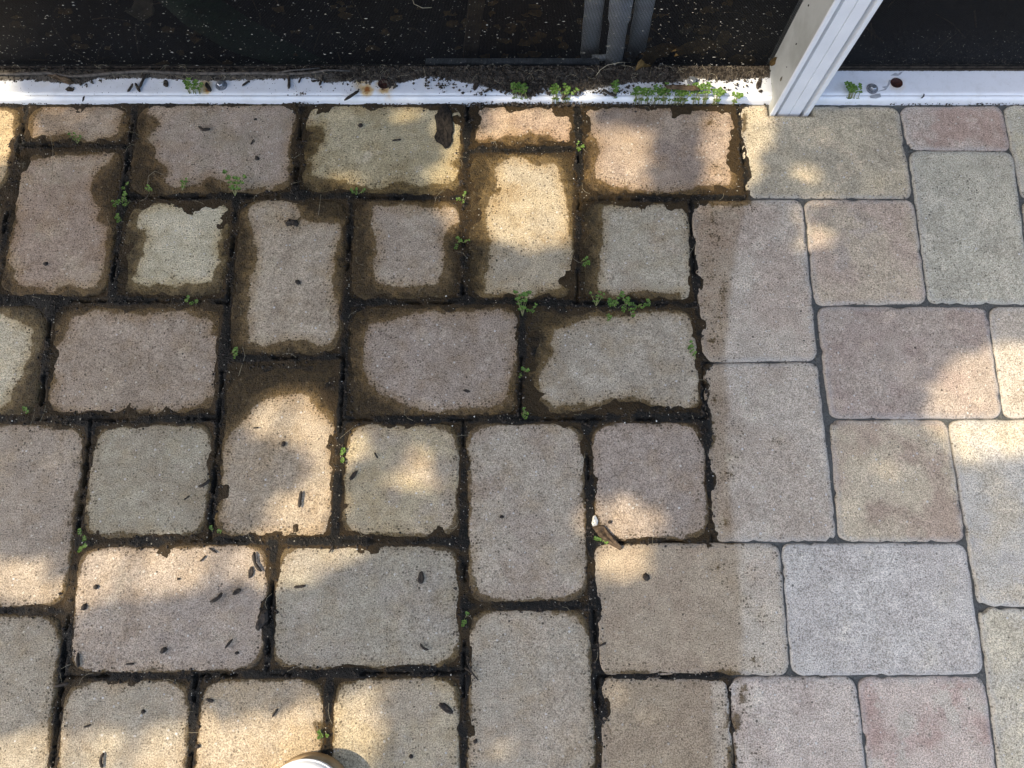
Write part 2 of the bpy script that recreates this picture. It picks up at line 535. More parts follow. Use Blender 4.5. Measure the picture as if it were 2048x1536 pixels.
# ------------------------------------------------------------------ pavers
# name: (corner pixels TL TR BR BL on the joint lines, colours A B C, side: w(et) or d(ry), stained inset mm, clean outline or None)
Q = {
    'A0': ([(-290, 207), (54, 207), (18, 392), (-330, 392)], (196, 170, 128), (188, 165, 125), (160, 150, 130), 'w', 9),
    'A0b': ([(-330, 392), (18, 392), (-12, 594), (-370, 594)], (160, 148, 130), (150, 140, 120), (150, 140, 120), 'w', 10),
    'A1': ([(54, 207), (272, 205), (258, 293), (42, 290)], (176, 150, 126), (166, 146, 128), (180, 160, 140), 'w', 10),
    'A2': ([(42, 290), (257, 294), (222, 600), (-12, 594)], (156, 134, 121), (170, 152, 134), (160, 146, 130), 'w', 10),
    'A3': ([(272, 205), (606, 204), (590, 390), (248, 395)], (164, 146, 136), (158, 144, 128), (172, 156, 146), 'w', 10),
    'A4': ([(606, 204), (936, 205), (929, 396), (590, 390)], (180, 168, 128), (170, 154, 110), (186, 176, 148), 'w', 10),
    'A5': ([(936, 205), (1155, 206), (1157, 297), (933, 301)], (172, 140, 118), (178, 150, 124), (160, 132, 114), 'w', 10),
    'A6': ([(933, 301), (1157, 297), (1155, 604), (926, 602)], (176, 160, 130), (166, 154, 132), (168, 144, 106), 'w', 10),
    'A7': ([(1155, 206), (1477, 208), (1495, 396), (1160, 398)], (166, 142, 124), (152, 130, 118), (172, 150, 132), 'w', 10),
    'A8': ([(1477, 208), (1799, 211), (1829, 398), (1495, 396)], (176, 164, 136), (160, 150, 128), (184, 166, 138), 'd', -4),
    'A9': ([(1799, 211), (2005, 209), (2026, 302), (1817, 300)], (160, 132, 124), (168, 156, 151), (170, 154, 149), 'd', -9),
    'A10': ([(1817, 300), (2026, 302), (2066, 609), (1857, 608)], (158, 160, 147), (150, 151, 139), (168, 168, 156), 'd', -9),
    'A11': ([(2005, 209), (2340, 209), (2380, 397), (2043, 397)], (158, 160, 147), (165, 160, 130), (160, 160, 150), 'd', -9),
    'A11b': ([(2043, 397), (2380, 397), (2430, 612), (2066, 609)], (170, 160, 130), (160, 150, 130), (160, 160, 150), 'd', -9),
    'B1': ([(248, 395), (474, 393), (455, 604), (222, 600)], (188, 184, 158), (178, 172, 142), (196, 192, 170), 'w', 10),
    'B2': ([(474, 393), (703, 393), (688, 713), (449, 718)], (172, 156, 136), (160, 142, 122), (180, 166, 142), 'w', 10),
    'B3': ([(703, 393), (929, 396), (926, 602), (693, 606)], (166, 150, 134), (160, 142, 126), (170, 158, 142), 'w', 10),
    'B4': ([(1160, 398), (1381, 398), (1393, 610), (1155, 604)], (166, 158, 138), (164, 150, 130), (172, 164, 146), 'w', 10),
    'B5': ([(1381, 398), (1607, 397), (1637, 722), (1405, 725)], (168, 157, 146), (166, 148, 136), (176, 166, 154), 'd', -6),
    'B6': ([(1607, 397), (1829, 398), (1857, 608), (1629, 612)], (168, 146, 132), (172, 156, 134), (160, 146, 138), 'd', -9),
    'C0': ([(-260, 604), (104, 606), (80, 838), (-290, 838)], (184, 180, 158), (176, 170, 146), (190, 186, 168), 'w', 10),
    'C1': ([(104, 604), (455, 604), (437, 836), (80, 838)], (160, 142, 128), (152, 134, 118), (170, 154, 136), 'w', 10),
    'C2': ([(449, 718), (688, 713), (669, 1081), (419, 1080)], (164, 148, 128), (166, 146, 122), (156, 140, 126), 'w', 10),
    'C3': ([(693, 606), (1045, 603), (1042, 838), (684, 838)], (156, 138, 127), (150, 132, 118), (166, 150, 136), 'w', 10),
    'C4': ([(1045, 603), (1393, 611), (1414, 837), (1042, 838)], (164, 154, 138), (154, 143, 126), (170, 162, 146), 'w', 10),
    'C5': ([(1405, 725), (1637, 722), (1677, 1084), (1427, 1085)], (166, 156, 146), (160, 146, 134), (172, 166, 152), 'd', -6),
    'C6': ([(1632, 611), (1976, 612), (2008, 838), (1659, 838)], (154, 140, 132), (150, 130, 124), (166, 148, 136), 'd', -9),
    'C7': ([(1976, 612), (2350, 612), (2390, 838), (2008, 838)], (166, 158, 148), (160, 150, 138), (170, 160, 150), 'd', -9),
    'D0': ([(-65, 840), (184, 842), (135, 1222), (-125, 1222)], (158, 144, 131), (150, 137, 126), (168, 150, 130), 'w', 6),
    'D1': ([(184, 842), (437, 838), (419, 1080), (153, 1086)], (156, 150, 130), (150, 141, 122), (164, 154, 136), 'w', 6),
    'D2': ([(684, 839), (926, 840), (926, 1082), (669, 1082)], (176, 160, 124), (166, 150, 130), (160, 148, 130), 'w', 6),
    'D3': ([(926, 840), (1173, 838), (1185, 1211), (931, 1213)], (164, 152, 136), (158, 142, 129), (170, 154, 134), 'w', 6),
    'D4': ([(1173, 838), (1414, 837), (1427, 1085), (1184, 1085)], (156, 138, 127), (150, 134, 124), (164, 146, 132), 'w', 4),
    'D5': ([(1659, 838), (1895, 838), (1935, 1085), (1677, 1084)], (176, 162, 136), (160, 136, 118), (168, 152, 130), 'd', -9),
    'D6': ([(1895, 838), (2140, 838), (2210, 1215), (1956, 1214)], (164, 164, 160), (172, 164, 146), (156, 156, 158), 'd', -9),
    'E0': ([(-125, 1222), (135, 1222), (96, 1612), (-190, 1612)], (154, 146, 130), (146, 138, 124), (160, 150, 134), 'w', 5),
    'E1': ([(153, 1086), (548, 1081), (533, 1350), (126, 1354)], (154, 141, 134), (164, 148, 136), (160, 150, 140), 'w', 5),
    'E2': ([(548, 1081), (926, 1082), (928, 1344), (533, 1350)], (152, 146, 130), (148, 141, 130), (158, 150, 138), 'w', 5),
    'E3': ([(931, 1213), (1185, 1211), (1203, 1612), (925, 1612)], (156, 147, 132), (162, 148, 130), (154, 146, 130), 'w', 5),
    'E4': ([(1184, 1085), (1561, 1085), (1583, 1353), (1200, 1352)], (172, 162, 148), (168, 154, 140), (176, 166, 150), 'd', -1),
    'E5': ([(1561, 1085), (1935, 1085), (1972, 1351), (1583, 1353)], (168, 168, 170), (162, 160, 162), (172, 170, 166), 'd', -9),
    'E6': ([(1956, 1214), (2210, 1215), (2290, 1612), (2006, 1612)], (174, 168, 146), (166, 164, 152), (160, 156, 148), 'd', -9),
    'F1': ([(126, 1354), (393, 1351), (374, 1612), (96, 1612)], (156, 148, 132), (162, 148, 128), (150, 142, 130), 'w', 5),
    'F2': ([(393, 1351), (659, 1348), (651, 1612), (374, 1612)], (166, 150, 128), (172, 152, 122), (156, 144, 128), 'w', 5),
    'F3': ([(659, 1348), (928, 1344), (925, 1612), (651, 1612)], (170, 156, 126), (164, 150, 128), (160, 150, 132), 'w', 5),
    'F4': ([(1200, 1352), (1457, 1352), (1477, 1612), (1203, 1612)], (166, 154, 136), (160, 146, 130), (170, 160, 144), 'd', 0),
    'F5': ([(1457, 1352), (1713, 1352), (1745, 1612), (1477, 1612)], (170, 158, 152), (164, 148, 142), (176, 168, 160), 'd', -6),
    'F6': ([(1713, 1352), (1972, 1351), (2006, 1612), (1745, 1612)], (172, 157, 151), (164, 132, 126), (168, 163, 155), 'd', -9),
}
CLEAN = {
    'A1': [(85, 210), (246, 208), (239, 240), (236, 268), (219, 275), (191, 280), (150, 277), (137, 266), (92, 270), (62, 277), (70, 240)],
    'A2': [(45, 330), (60, 318), (100, 312), (180, 310), (225, 305), (220, 318), (205, 333), (190, 345), (181, 368), (191, 401), (202, 418), (195, 439),
           (212, 452), (215, 480), (208, 511), (202, 541), (195, 570), (161, 576), (147, 569), (120, 572), (106, 586), (82, 576), (51, 576), (27, 555),
           (34, 545), (17, 517), (20, 494), (34, 466), (34, 429), (27, 394)],
    'A3': [(301, 205), (294, 226), (321, 246), (304, 263), (297, 280), (311, 294), (304, 321), (332, 338), (328, 362), (345, 376), (400, 373), (420, 355),
           (448, 362), (465, 379), (540, 379), (571, 362), (578, 328), (574, 291), (588, 246), (601, 219), (598, 205)],
    'A4': [(615, 210), (612, 253), (646, 253), (649, 273), (632, 308), (615, 318), (625, 328), (619, 352), (650, 357), (688, 359), (718, 373), (763, 376),
           (797, 364), (841, 374), (882, 366), (908, 360), (913, 342), (900, 328), (913, 308), (920, 273), (930, 239), (932, 212), (910, 205)],
    'A5': [(944, 212), (951, 239), (958, 260), (951, 273), (978, 275), (1019, 273), (1060, 268), (1101, 270), (1118, 280), (1135, 287), (1147, 273),
           (1151, 219), (1146, 208)],
    'A6': [(990, 335), (1012, 321), (1043, 318), (1070, 332), (1105, 328), (1115, 345), (1125, 376), (1134, 420), (1144, 506), (1150, 561), (1119, 573),
           (1080, 580), (1056, 596), (1001, 588), (966, 588), (978, 545), (982, 498), (974, 455), (978, 409), (988, 370)],
    'A7': [(1170, 212), (1166, 239), (1183, 270), (1199, 290), (1193, 342), (1187, 355), (1224, 369), (1258, 379), (1299, 383), (1369, 383), (1402, 369),
           (1435, 372), (1457, 365), (1461, 347), (1475, 329), (1475, 237), (1472, 212)],
    'B1': [(273, 429), (290, 418), (321, 408), (355, 405), (403, 398), (444, 398), (460, 418), (451, 449), (444, 473), (434, 494), (437, 521), (427, 541),
           (434, 558), (396, 569), (355, 572), (325, 569), (294, 572), (267, 562), (253, 555), (273, 548), (273, 531), (284, 511), (290, 487), (294, 463),
           (273, 453)],
    'B2': [(496, 408), (533, 398), (581, 401), (598, 418), (608, 439), (643, 446), (677, 449), (678, 473), (670, 494), (666, 521), (663, 555), (666, 589),
           (677, 617), (677, 658), (670, 688), (643, 692), (602, 681), (560, 678), (526, 692), (492, 688), (499, 658), (496, 617), (496, 572), (506, 535),
           (513, 504), (509, 463), (496, 429)],
    'B3': [(744, 412), (806, 412), (869, 416), (908, 420), (920, 440), (900, 452), (884, 479), (888, 514), (882, 569), (869, 573), (830, 573), (791, 573),
           (752, 561), (748, 537), (755, 506), (750, 475), (744, 444)],
    'B4': [(1205, 416), (1259, 405), (1330, 405), (1365, 416), (1377, 440), (1383, 506), (1387, 569), (1384, 602), (1365, 605), (1362, 584), (1322, 586),
           (1275, 584), (1236, 592), (1197, 577), (1201, 537), (1201, 498), (1209, 459), (1205, 436)],
    'C0': [(-230, 640), (0, 630), (34, 640), (65, 658), (65, 692), (55, 716), (44, 740), (31, 774), (20, 801), (0, 818), (-230, 818)],
    'C1': [(144, 634), (191, 623), (239, 630), (294, 630), (359, 623), (420, 637), (427, 647), (420, 668), (437, 678), (437, 753), (424, 791), (400, 811),
           (369, 822), (290, 822), (191, 825), (130, 822), (96, 808), (96, 791), (113, 764), (99, 740), (103, 705), (123, 682), (140, 651)],
    'C2': [(492, 835), (509, 811), (533, 798), (578, 791), (608, 784), (625, 798), (637, 820), (666, 848), (670, 968), (666, 1049), (656, 1068), (460, 1068),
           (441, 1040), (445, 944), (450, 886), (474, 848)],
    'C3': [(736, 651), (779, 639), (814, 631), (869, 623), (947, 623), (1013, 625), (1037, 635), (1037, 674), (1029, 709), (1021, 764), (1019, 799),
           (994, 805), (959, 815), (916, 817), (877, 823), (830, 815), (798, 803), (767, 787), (740, 768), (724, 741), (728, 701), (728, 674)],
    'C4': [(1111, 659), (1142, 651), (1197, 635), (1275, 633), (1334, 623), (1377, 635), (1392, 662), (1402, 721), (1404, 784), (1392, 812), (1355, 818),
           (1291, 803), (1263, 795), (1236, 799), (1209, 799), (1189, 811), (1162, 811), (1111, 815), (1080, 795), (1076, 756), (1084, 733), (1103, 709),
           (1107, 678)],
}
# extra stained spots: pixel capsule and radius
MARKS = [(1428, 404, 1500, 405, 11), (1424, 420, 1424, 470, 3), (1418, 530, 1415, 562, 4), (1410, 600, 1412, 620, 2), (1448, 560, 1436, 690, 2),
         (1486, 1372, 1482, 1400, 7), (1474, 1430, 1470, 1450, 5), (1465, 1500, 1468, 1540, 8), (1398, 842, 1418, 880, 14), (1412, 850, 1422, 885, 9),
         (1300, 1076, 1345, 1076, 3), (1413, 1060, 1402, 1074, 5), (1452, 1035, 1452, 1055, 3), (1490, 228, 1487, 262, 4), (1488, 340, 1480, 385, 3),
         (570, 440, 596, 446, 8), (1440, 1352, 1462, 1352, 8), (1205, 1345, 1300, 1346, 4), (640, 1455, 652, 1475, 12), (985, 420, 1000, 380, 3),
         (1166, 810, 1166, 825, 9), (1405, 1075, 1425, 1082, 6), (1045, 1330, 1100, 1340, -20)]
_r = random.Random(77)
for _k in range(34):
    _x, _y = 1402 + abs(_r.gauss(0, 34)) + max(0, (_kk := _r.uniform(215, 1530)) - 600) * 0.06, 0
    _y = _kk
    MARKS.append((_x, _y, _x + _r.uniform(-8, 8), _y + _r.uniform(-9, 9), _r.uniform(1.2, 4.0)))
DAMP = [[(1185, 1080), (1478, 1080), (1486, 1360), (1195, 1360)], [(1380, 395), (1492, 395), (1462, 560), (1448, 730), (1400, 730)],
        [(1400, 720), (1448, 720), (1470, 1090), (1420, 1090)], [(1184, 1352), (1420, 1352), (1440, 1620), (1200, 1620)]]
DAMP = [Pa(d) for d in DAMP]
MARKS_W = [(np.array(P(a, b)[:2]), np.array(P(c, d)[:2]), r * 0.00064) for a, b, c, d, r in MARKS]

pavement = empty('pavement')
tag(pavement, 'patio pavement of tan, grey and reddish concrete pavers', kind='structure')


def inset_quad(c, g):
    """Move each side of a counter-clockwise quad inwards by g (scalar)."""
    out = []
    n = len(c)
    for i in range(n):
        p0, p1, p2 = c[i - 1], c[i], c[(i + 1) % n]
        e1, e2 = (p1 - p0) / np.linalg.norm(p1 - p0), (p2 - p1) / np.linalg.norm(p2 - p1)
        n1, n2 = np.array((-e1[1], e1[0])), np.array((-e2[1], e2[0]))
        A = np.array([n1, n2])
        out.append(np.linalg.solve(A, np.array([n1 @ p1 + g, n2 @ p1 + g])))
    return np.array(out)


def levels(n, L, bev):
    e = [0, 0.22 * bev, 0.55 * bev, bev, 1.9 * bev]
    lo = [-1 + 2 * k / L for k in e]
    inner = list(np.linspace(lo[-1], -lo[-1], n))[1:-1]
    return np.array(lo + inner + [-k for k in reversed(lo)])


PAVER_OUTLINES = []


def make_paver(corners, colA, colB, colC, wet, inset_mm, clean=None, res=22, notch=None, scuff=None, seed=0):
    rg = np.random.default_rng(seed)
    gap = 0.0019 if wet else 0.0006
    ccw = corners[::-1]                       # TL TR BR BL is clockwise
    q = inset_quad(np.array(ccw), gap)[::-1]  # back to TL TR BR BL
    cen = q.mean(0)
    w = (np.linalg.norm(q[1] - q[0]) + np.linalg.norm(q[2] - q[3])) / 2
    h = (np.linalg.norm(q[3] - q[0]) + np.linalg.norm(q[2] - q[1])) / 2
    rad = 0.027 if wet else 0.014
    bev = 0.0075 if wet else 0.0034
    asp = w / h
    a = levels(max(8, int(res * math.sqrt(asp))), w, bev)
    b = levels(max(8, int(res / math.sqrt(asp))), h, bev)
    hole = None
    if notch is not None:
        nx0, nx1, ny0 = notch                 # notch opening on the upper side, world
        ax0, ax1 = (nx0 - cen[0]) / (w / 2), (nx1 - cen[0]) / (w / 2)
        by0 = (ny0 - cen[1]) / (h / 2)
        a = np.sort(np.concatenate([a[(abs(a - ax0) > 0.02) & (abs(a - ax1) > 0.02)], [ax0, ax1]]))
        b = np.sort(np.concatenate([b[(abs(b - by0) > 0.02)], [by0]]))
        hole = (ax0, ax1, by0)
    A, B = np.meshgrid(a, b)
    A, B = A.ravel(), B.ravel()
    x, y = A * w / 2, B * h / 2
    s = np.maximum(np.maximum(abs(A), abs(B)), 1e-9)
    qx, qy = abs(x) / s, abs(y) / s
    cx, cy = w / 2 - rad, h / 2 - rad
    corner = (qx > cx) & (qy > cy)
    k = np.ones_like(x)
    aa, bb, ccq = qx ** 2 + qy ** 2, qx * cx + qy * cy, cx ** 2 + cy ** 2 - rad ** 2
    disc = np.sqrt(np.maximum(bb ** 2 - aa * ccq, 0))
    k = np.where(corner, np.minimum((bb + disc) / aa, 1.0), 1.0)
    k = 1 - (1 - k) * s ** 6
    if hole is not None:
        k = np.where((x > nx0 - cen[0] - 0.02) & (x < nx1 - cen[0] + 0.02), 1.0, k)
    x, y = x * k, y * k
    d = (1 - s) * min(w, h) / 2
    # distance to the rounded outline, good enough near the rim
    d = np.minimum(w / 2 - abs(x), h / 2 - abs(y))
    ex, ey = np.maximum(abs(x) - cx, 0), np.maximum(abs(y) - cy, 0)
    d = np.where((ex > 0) & (ey > 0), rad - np.sqrt(ex ** 2 + ey ** 2), d)
    d = np.maximum(d, 0)
    u, v = (x / w + 0.5), (0.5 - y / h)
    pos = (q[0][None] * ((1 - u) * (1 - v))[:, None] + q[1][None] * (u * (1 - v))[:, None]
           + q[2][None] * (u * v)[:, None] + q[3][None] * ((1 - u) * v)[:, None])
    wob = (fbm(pos[:, 0], pos[:, 1], 90, 3 + seed) - 0.5) * 0.0030 * (d < 0.004) - 0.0030 * sstep(0.66, 0.78, fbm(pos[:, 0], pos[:, 1], 150, 9 + seed)) * (d < 0.003)
    dirv = pos - cen
    pos = pos + dirv / np.maximum(np.linalg.norm(dirv, axis=1), 1e-6)[:, None] * wob[:, None]
    t = np.clip(d / bev, 0, 1)
    z = -bev * 0.8 * (1 - np.sqrt(np.maximum(1 - (1 - t) ** 2, 0)))
    z = z + (fbm(pos[:, 0], pos[:, 1], 30, 41) - 0.5) * 0.0010 + (vnoise(pos[:, 0], pos[:, 1], 130, 5) - .5) * 0.0005
    tilt = rg.normal(0, 0.0035, 2)
    z = z + (pos - cen) @ tilt + rg.normal(0, 0.0005)
    nb, na = len(b), len(a)
    idx = np.arange(na * nb).reshape(nb, na)
    faces = []
    for j in range(nb - 1):
        for i in range(na - 1):
            if hole is not None:
                am, bm = (a[i] + a[i + 1]) / 2, (b[j] + b[j + 1]) / 2
                if hole[0] < am < hole[1] and bm > hole[2]:
                    continue
            faces.append((idx[j, i], idx[j, i + 1], idx[j + 1, i + 1], idx[j + 1, i]))
    stain = inset_mm / 1000.0 - d
    if wet:
        cd_ = np.hypot(np.maximum(abs(x) - (w / 2 - 0.03), 0), np.maximum(abs(y) - (h / 2 - 0.03), 0))
        stain = stain + 0.010 * sstep(0.014, 0.036, cd_) * ((abs(x) > w / 2 - 0.03) & (abs(y) > h / 2 - 0.03))
    if clean is not None:
        stain = np.maximum(sdf_poly(pos, clean), -0.05)
    for ma, mb_, r in MARKS_W:
        if r > 0:
            stain = np.maximum(stain, r - seg_dist(pos, ma, mb_))
    damp = np.zeros(len(pos))
    for pl in DAMP:
        damp = np.maximum(damp, sstep(0.004, -0.004, sdf_poly(pos, pl) + (fbm(pos[:, 0], pos[:, 1], 60, 12) - .5) * .008))
    V = np.column_stack([pos - cen, z])
    # skirt under every open edge
    cnt = {}
    for f in faces:
        for m in range(4):
            e = (f[m], f[(m + 1) % 4])
            cnt[tuple(sorted(e))] = cnt.get(tuple(sorted(e)), 0) + 1
    low, ev = {}, []
    for f in list(faces):
        for m in range(4):
            e0, e1 = f[m], f[(m + 1) % 4]
            if cnt[tuple(sorted((e0, e1)))] == 1:
                for ee in (e0, e1):
                    if ee not in low:
                        low[ee] = len(V) + len(ev)
                        ev.append((V[ee][0], V[ee][1], -0.04))
                faces.append((e1, e0, low[e0], low[e1]))
    src = list(low.keys())
    V = np.vstack([V, np.array(ev)])
    stain = np.concatenate([stain, stain[src]])
    damp = np.concatenate([damp, damp[src]])
    d = np.concatenate([d, np.zeros(len(src))])
    me = mesh('paver', V, faces, True)
    for nm, arr in (('stain', stain), ('edge', d), ('damp', damp)):
        at = me.attributes.new(nm, 'FLOAT', 'POINT')
        at.data.foreach_set('value', arr.astype(np.float32))
    o = link('paver', me, M['paver'], pavement, (cen[0], cen[1], 0))
    br = 1.0 if wet else 1.08
    o.color = (*[c * br for c in stone(colA)], 1)
    o['tint_b'] = [c * br for c in stone(colB)]
    o['tint_c'] = [c * br for c in stone(colC)]
    o['halo'] = 0.52 if clean is not None else 0.22
    o['scuff'] = float((0.15 if wet else 1.0) if scuff is None else scuff)
    PAVER_OUTLINES.append(np.array(inset_quad(np.array(ccw), gap)))
    return o


POST_X0, POST_X1 = P(1541, 229)[0], P(1619, 229)[0]
POST_Y0 = P(1580, 229)[1]
QW = {}
for i, (k, (c, ca, cb, cc, side, ins)) in enumerate(Q.items()):
    cw = Pa(c)
    QW[k] = cw
    cl = Pa(CLEAN[k]) if k in CLEAN else None
    make_paver(cw, ca, cb, cc, side == 'w', ins, cl, res=26,
               notch=(POST_X0 - 0.003, POST_X1 + 0.007, POST_Y0 - 0.003) if k == 'A8' else None, seed=i)

# pavers that carry on past the frame
palette = [(165, 155, 140), (158, 142, 130), (172, 162, 138), (160, 150, 145), (164, 144, 134), (170, 165, 155)]
U15 = 0.2345


def strip(edge_top, edge_bot, sign, n, wet):
    x0, y0 = edge_top
    x1, y1 = edge_bot
    xa = (x0 + x1) / 2
    for k in range(n):
        xb = xa + sign * U15
        l, r = (xa, xb) if sign > 0 else (xb, xa)
        c = np.array([(l, y0), (r, y0), (r, y1), (l, y1)])
        ca, cb, cc = (random.choice(palette) for _ in range(3))
        make_paver(c, ca, cb, cc, wet, 6 if wet else -8, None, res=8, seed=random.randint(0, 9999))
        xa = xb


for k in ('A0', 'A0b', 'C0', 'D0', 'E0'):
    c = QW[k]
    # square the outer side so that the strips meet it
    strip((min(c[0][0], c[3][0]) - 0.002, c[0][1]), (min(c[0][0], c[3][0]) - 0.002, c[3][1]), -1, 3, True)
for k in ('A11', 'A11b', 'C7', 'D6', 'E6'):
    c = QW[k]
    strip((max(c[1][0], c[2][0]) + 0.002, c[1][1]), (max(c[1][0], c[2][0]) + 0.002, c[2][1]), 1, 3, False)
yb = QW['F3'][3][1] - 0.001
for r in range(3):
    x = -1.45 + (0.08 if r % 2 else 0.0)
    for k in range(12):
        c = np.array([(x, yb), (x + U15, yb), (x + U15, yb - 0.156), (x, yb - 0.156)])
        ca, cb, cc = (random.choice(palette) for _ in range(3))
        make_paver(c, ca, cb, cc, x < 0.2, 4 if x < 0.2 else -8, None, res=8, seed=random.randint(0, 9999))
        x += U15
    yb -= 0.156

# ------------------------------------------------------------------ mud and sand in the joints
GS = 0.0020
gx = np.arange(-0.80, 0.86, GS)
gy = np.arange(-0.50, 0.655, GS)
GX, GY = np.meshgrid(gx, gy)
pts = np.column_stack([GX.ravel(), GY.ravel()])
best1 = np.full(len(pts), 1e3)
best2 = np.full(len(pts), 1e3)
for o in PAVER_OUTLINES:
    m = o.mean(0)
    ext = np.abs(o - m).max(0) + 0.05
    sel = np.where((abs(pts[:, 0] - m[0]) < ext[0]) & (abs(pts[:, 1] - m[1]) < ext[1]))[0]
    if len(sel) == 0:
        continue
    pp = pts[sel]
    sd = np.full(len(sel), -1e3)
    for i in range(4):
        a_, b_ = o[i], o[(i + 1) % 4]
        e = (b_ - a_) / np.linalg.norm(b_ - a_)
        nrm = np.array((e[1], -e[0]))
        sd = np.maximum(sd, (pp - a_) @ nrm)
    b1 = best1[sel]
    lower = sd < b1
    best2[sel] = np.where(lower, b1, np.minimum(best2[sel], sd))
    best1[sel] = np.where(lower, sd, b1)
X_, Y_ = pts[:, 0], pts[:, 1]
n1 = fbm(X_, Y_, 45, 101, 4)
n2 = fbm(X_, Y_, 230, 131, 2)
bx = np.where(Y_ > 0.40, 0.335, 0.262) + (n1 - 0.5) * 0.02
wet = sstep(0.012, -0.012, X_ - bx)
thick = sstep(-0.05, 0.35, Y_) * 0.7 + 0.3
z_wet = -0.0012 + 0.0014 * thick + (n1 - 0.5) * 0.0058 + (n2 - 0.5) * 0.0022
z_dry = -0.0026 + (n1 - 0.5) * 0.0036 + (n2 - 0.5) * 0.0018
Z = z_dry * (1 - wet) + z_wet * wet
ins_d = np.maximum(-best1, 0)
Z = Z - ins_d * ((0.19 - 0.09 * sstep(0.40, 0.62, fbm(X_, Y_, 14, 403, 2))) * wet + 0.5 * (1 - wet))
Z = Z - np.where(ins_d > 0.006, (n2 - 0.5) * 0.0015 * wet, 0)
# cracks along the joint centre
cd = np.abs(best1 - best2 + (fbm(X_, Y_, 110, 61, 3) - 0.5) * 0.010)
along = fbm(X_, Y_, 30, 77, 3)
crack = sstep(0.0042, 0.0008, cd) * sstep(0.50, 0.58, along) * (best1 > -0.004)
Z = Z - crack * 0.006 * wet
# heaps: pixel centre, radii, height mm
HEAPS = [(560, 745, 115, 22, 1.9), (480, 735, 40, 40, 1.6), (640, 770, 50, 25, 1.6), (1085, 690, 45, 60, 1.3), (1160, 615, 120, 18, 1.6), (1408, 856, 22, 46, 3.4), (1385, 830, 50, 22, 2.6),
         (1290, 818, 90, 20, 2.0), (665, 1085, 45, 18, 2.4), (610, 1085, 60, 14, 2.0), (1195, 1195, 22, 40, 1.8), (930, 1225, 25, 35, 1.8), (915, 1085, 40, 18, 1.5),
         (700, 620, 30, 30, 1.8), (925, 590, 40, 25, 1.8), (250, 400, 30, 40, 1.2), (480, 402, 30, 20, 1.5), (595, 390, 30, 25, 2.2), (100, 615, 40, 30, 1.8), (180, 845, 30, 30, 1.6),
         (450, 700, 25, 60, 1.6), (690, 820, 22, 70, 1.8), (545, 1100, 25, 30, 1.6), (700, 1345, 60, 16, 1.4), (850, 1338, 80, 14, 1.6), (1300, 1354, 130, 10, 1.6), (1172, 842, 30, 25, 1.8),
         (1040, 840, 60, 18, 1.4), (1420, 1352, 40, 12, 2.0), (530, 1230, 20, 45, 1.8), (935, 1340, 22, 60, 1.6), (1188, 1080, 20, 40, 2.0), (140, 1300, 20, 60, 1.4),
         (660, 1400, 20, 60, 1.4), (385, 1400, 18, 60, 1.4), (1210, 1420, 20, 90, 1.6), (1466, 1520, 12, 30, 2.0), (1445, 395, 60, 10, 1.4), (40, 290, 40, 20, 1.5), (240, 560, 30, 50, 1.4)]
blackf = np.zeros(len(pts))
for hx, hy, rx, ry, hh in HEAPS:
    c = P(hx, hy)
    e = P(hx + rx, hy) - c
    e2 = P(hx, hy - ry) - c
    r = np.sqrt(((X_ - c[0]) / e.length) ** 2 + ((Y_ - c[1]) / e2.length) ** 2)
    m = sstep(1.15, 0.35, r + (n2 - 0.5) * 0.5 + (n1 - .5) * 0.5)
    Z = Z + m * hh / 1000
    blackf = np.maximum(blackf, m)
joint = sstep(-0.010, 0.001, best1)
core = sstep(-0.0065, 0.0, best1 + (n2 - 0.5) * 0.004 + (n1 - 0.5) * 0.006)
black = np.clip(0.03 + 0.56 * core + 0.40 * blackf + 0.7 * (fbm(X_, Y_, 20, 301, 3) - 0.5), 0, 1)
shape = GX.shape
keep = ((best1 > -0.004) | ((wet > 0.3) & (Z > -0.0014 - 0.0)) | ((best1 > -0.009) & (wet > 0.3))).reshape(shape)
kc = keep[:-1, :-1] | keep[1:, :-1] | keep[:-1, 1:] | keep[1:, 1:]
jj, ii = np.where(kc)
Wd = shape[1]
fa = np.column_stack([jj * Wd + ii, jj * Wd + ii + 1, (jj + 1) * Wd + ii + 1, (jj + 1) * Wd + ii])
used, inv = np.unique(fa.ravel(), return_inverse=True)
fa = inv.reshape(-1, 4).astype(np.int32)
vv = np.column_stack([pts[used], Z[used]]).astype(np.float32)
me = bpy.data.meshes.new('joint_mud')
me.vertices.add(len(vv))
me.vertices.foreach_set('co', vv.ravel())
me.loops.add(len(fa) * 4)
me.loops.foreach_set('vertex_index', fa.ravel())
me.polygons.add(len(fa))
me.polygons.foreach_set('loop_start', np.arange(0, len(fa) * 4, 4, dtype=np.int32))
me.polygons.foreach_set('use_smooth', np.ones(len(fa), bool))
me.update(calc_edges=True)
for nm, arr in (('black', black[used]), ('dry', (1 - wet)[used])):
    at = me.attributes.new(nm, 'FLOAT', 'POINT')
    at.data.foreach_set('value', arr.astype(np.float32))
tag(link('joint_mud', me, M['mud']), 'wet black mud and grey sand filling the paver joints', kind='stuff')


def mud_z(x, y):
    i, j = int(round((x - gx[0]) / GS)), int(round((y - gy[0]) / GS))
    if 0 <= i < shape[1] and 0 <= j < shape[0]:
        k = j * shape[1] + i
        return max(Z[k], -0.0002 if best1[k] < -0.005 else Z[k])
    return 0.0


# ------------------------------------------------------------------ screen enclosure
RAIL_Y0 = P(1100, 208)[1]
RAIL_T = 0.0135
RAIL_Y1 = P(1900, 140, RAIL_T)[1]
SCR_Y = RAIL_Y1 + 0.006
enc = empty('screen_enclosure', (0, RAIL_Y0, 0))
tag(enc, 'white aluminium pool screen frame with black mesh along the patio edge', 'screen wall')


def local(o):
    o.location = o.location - enc.location
    return o


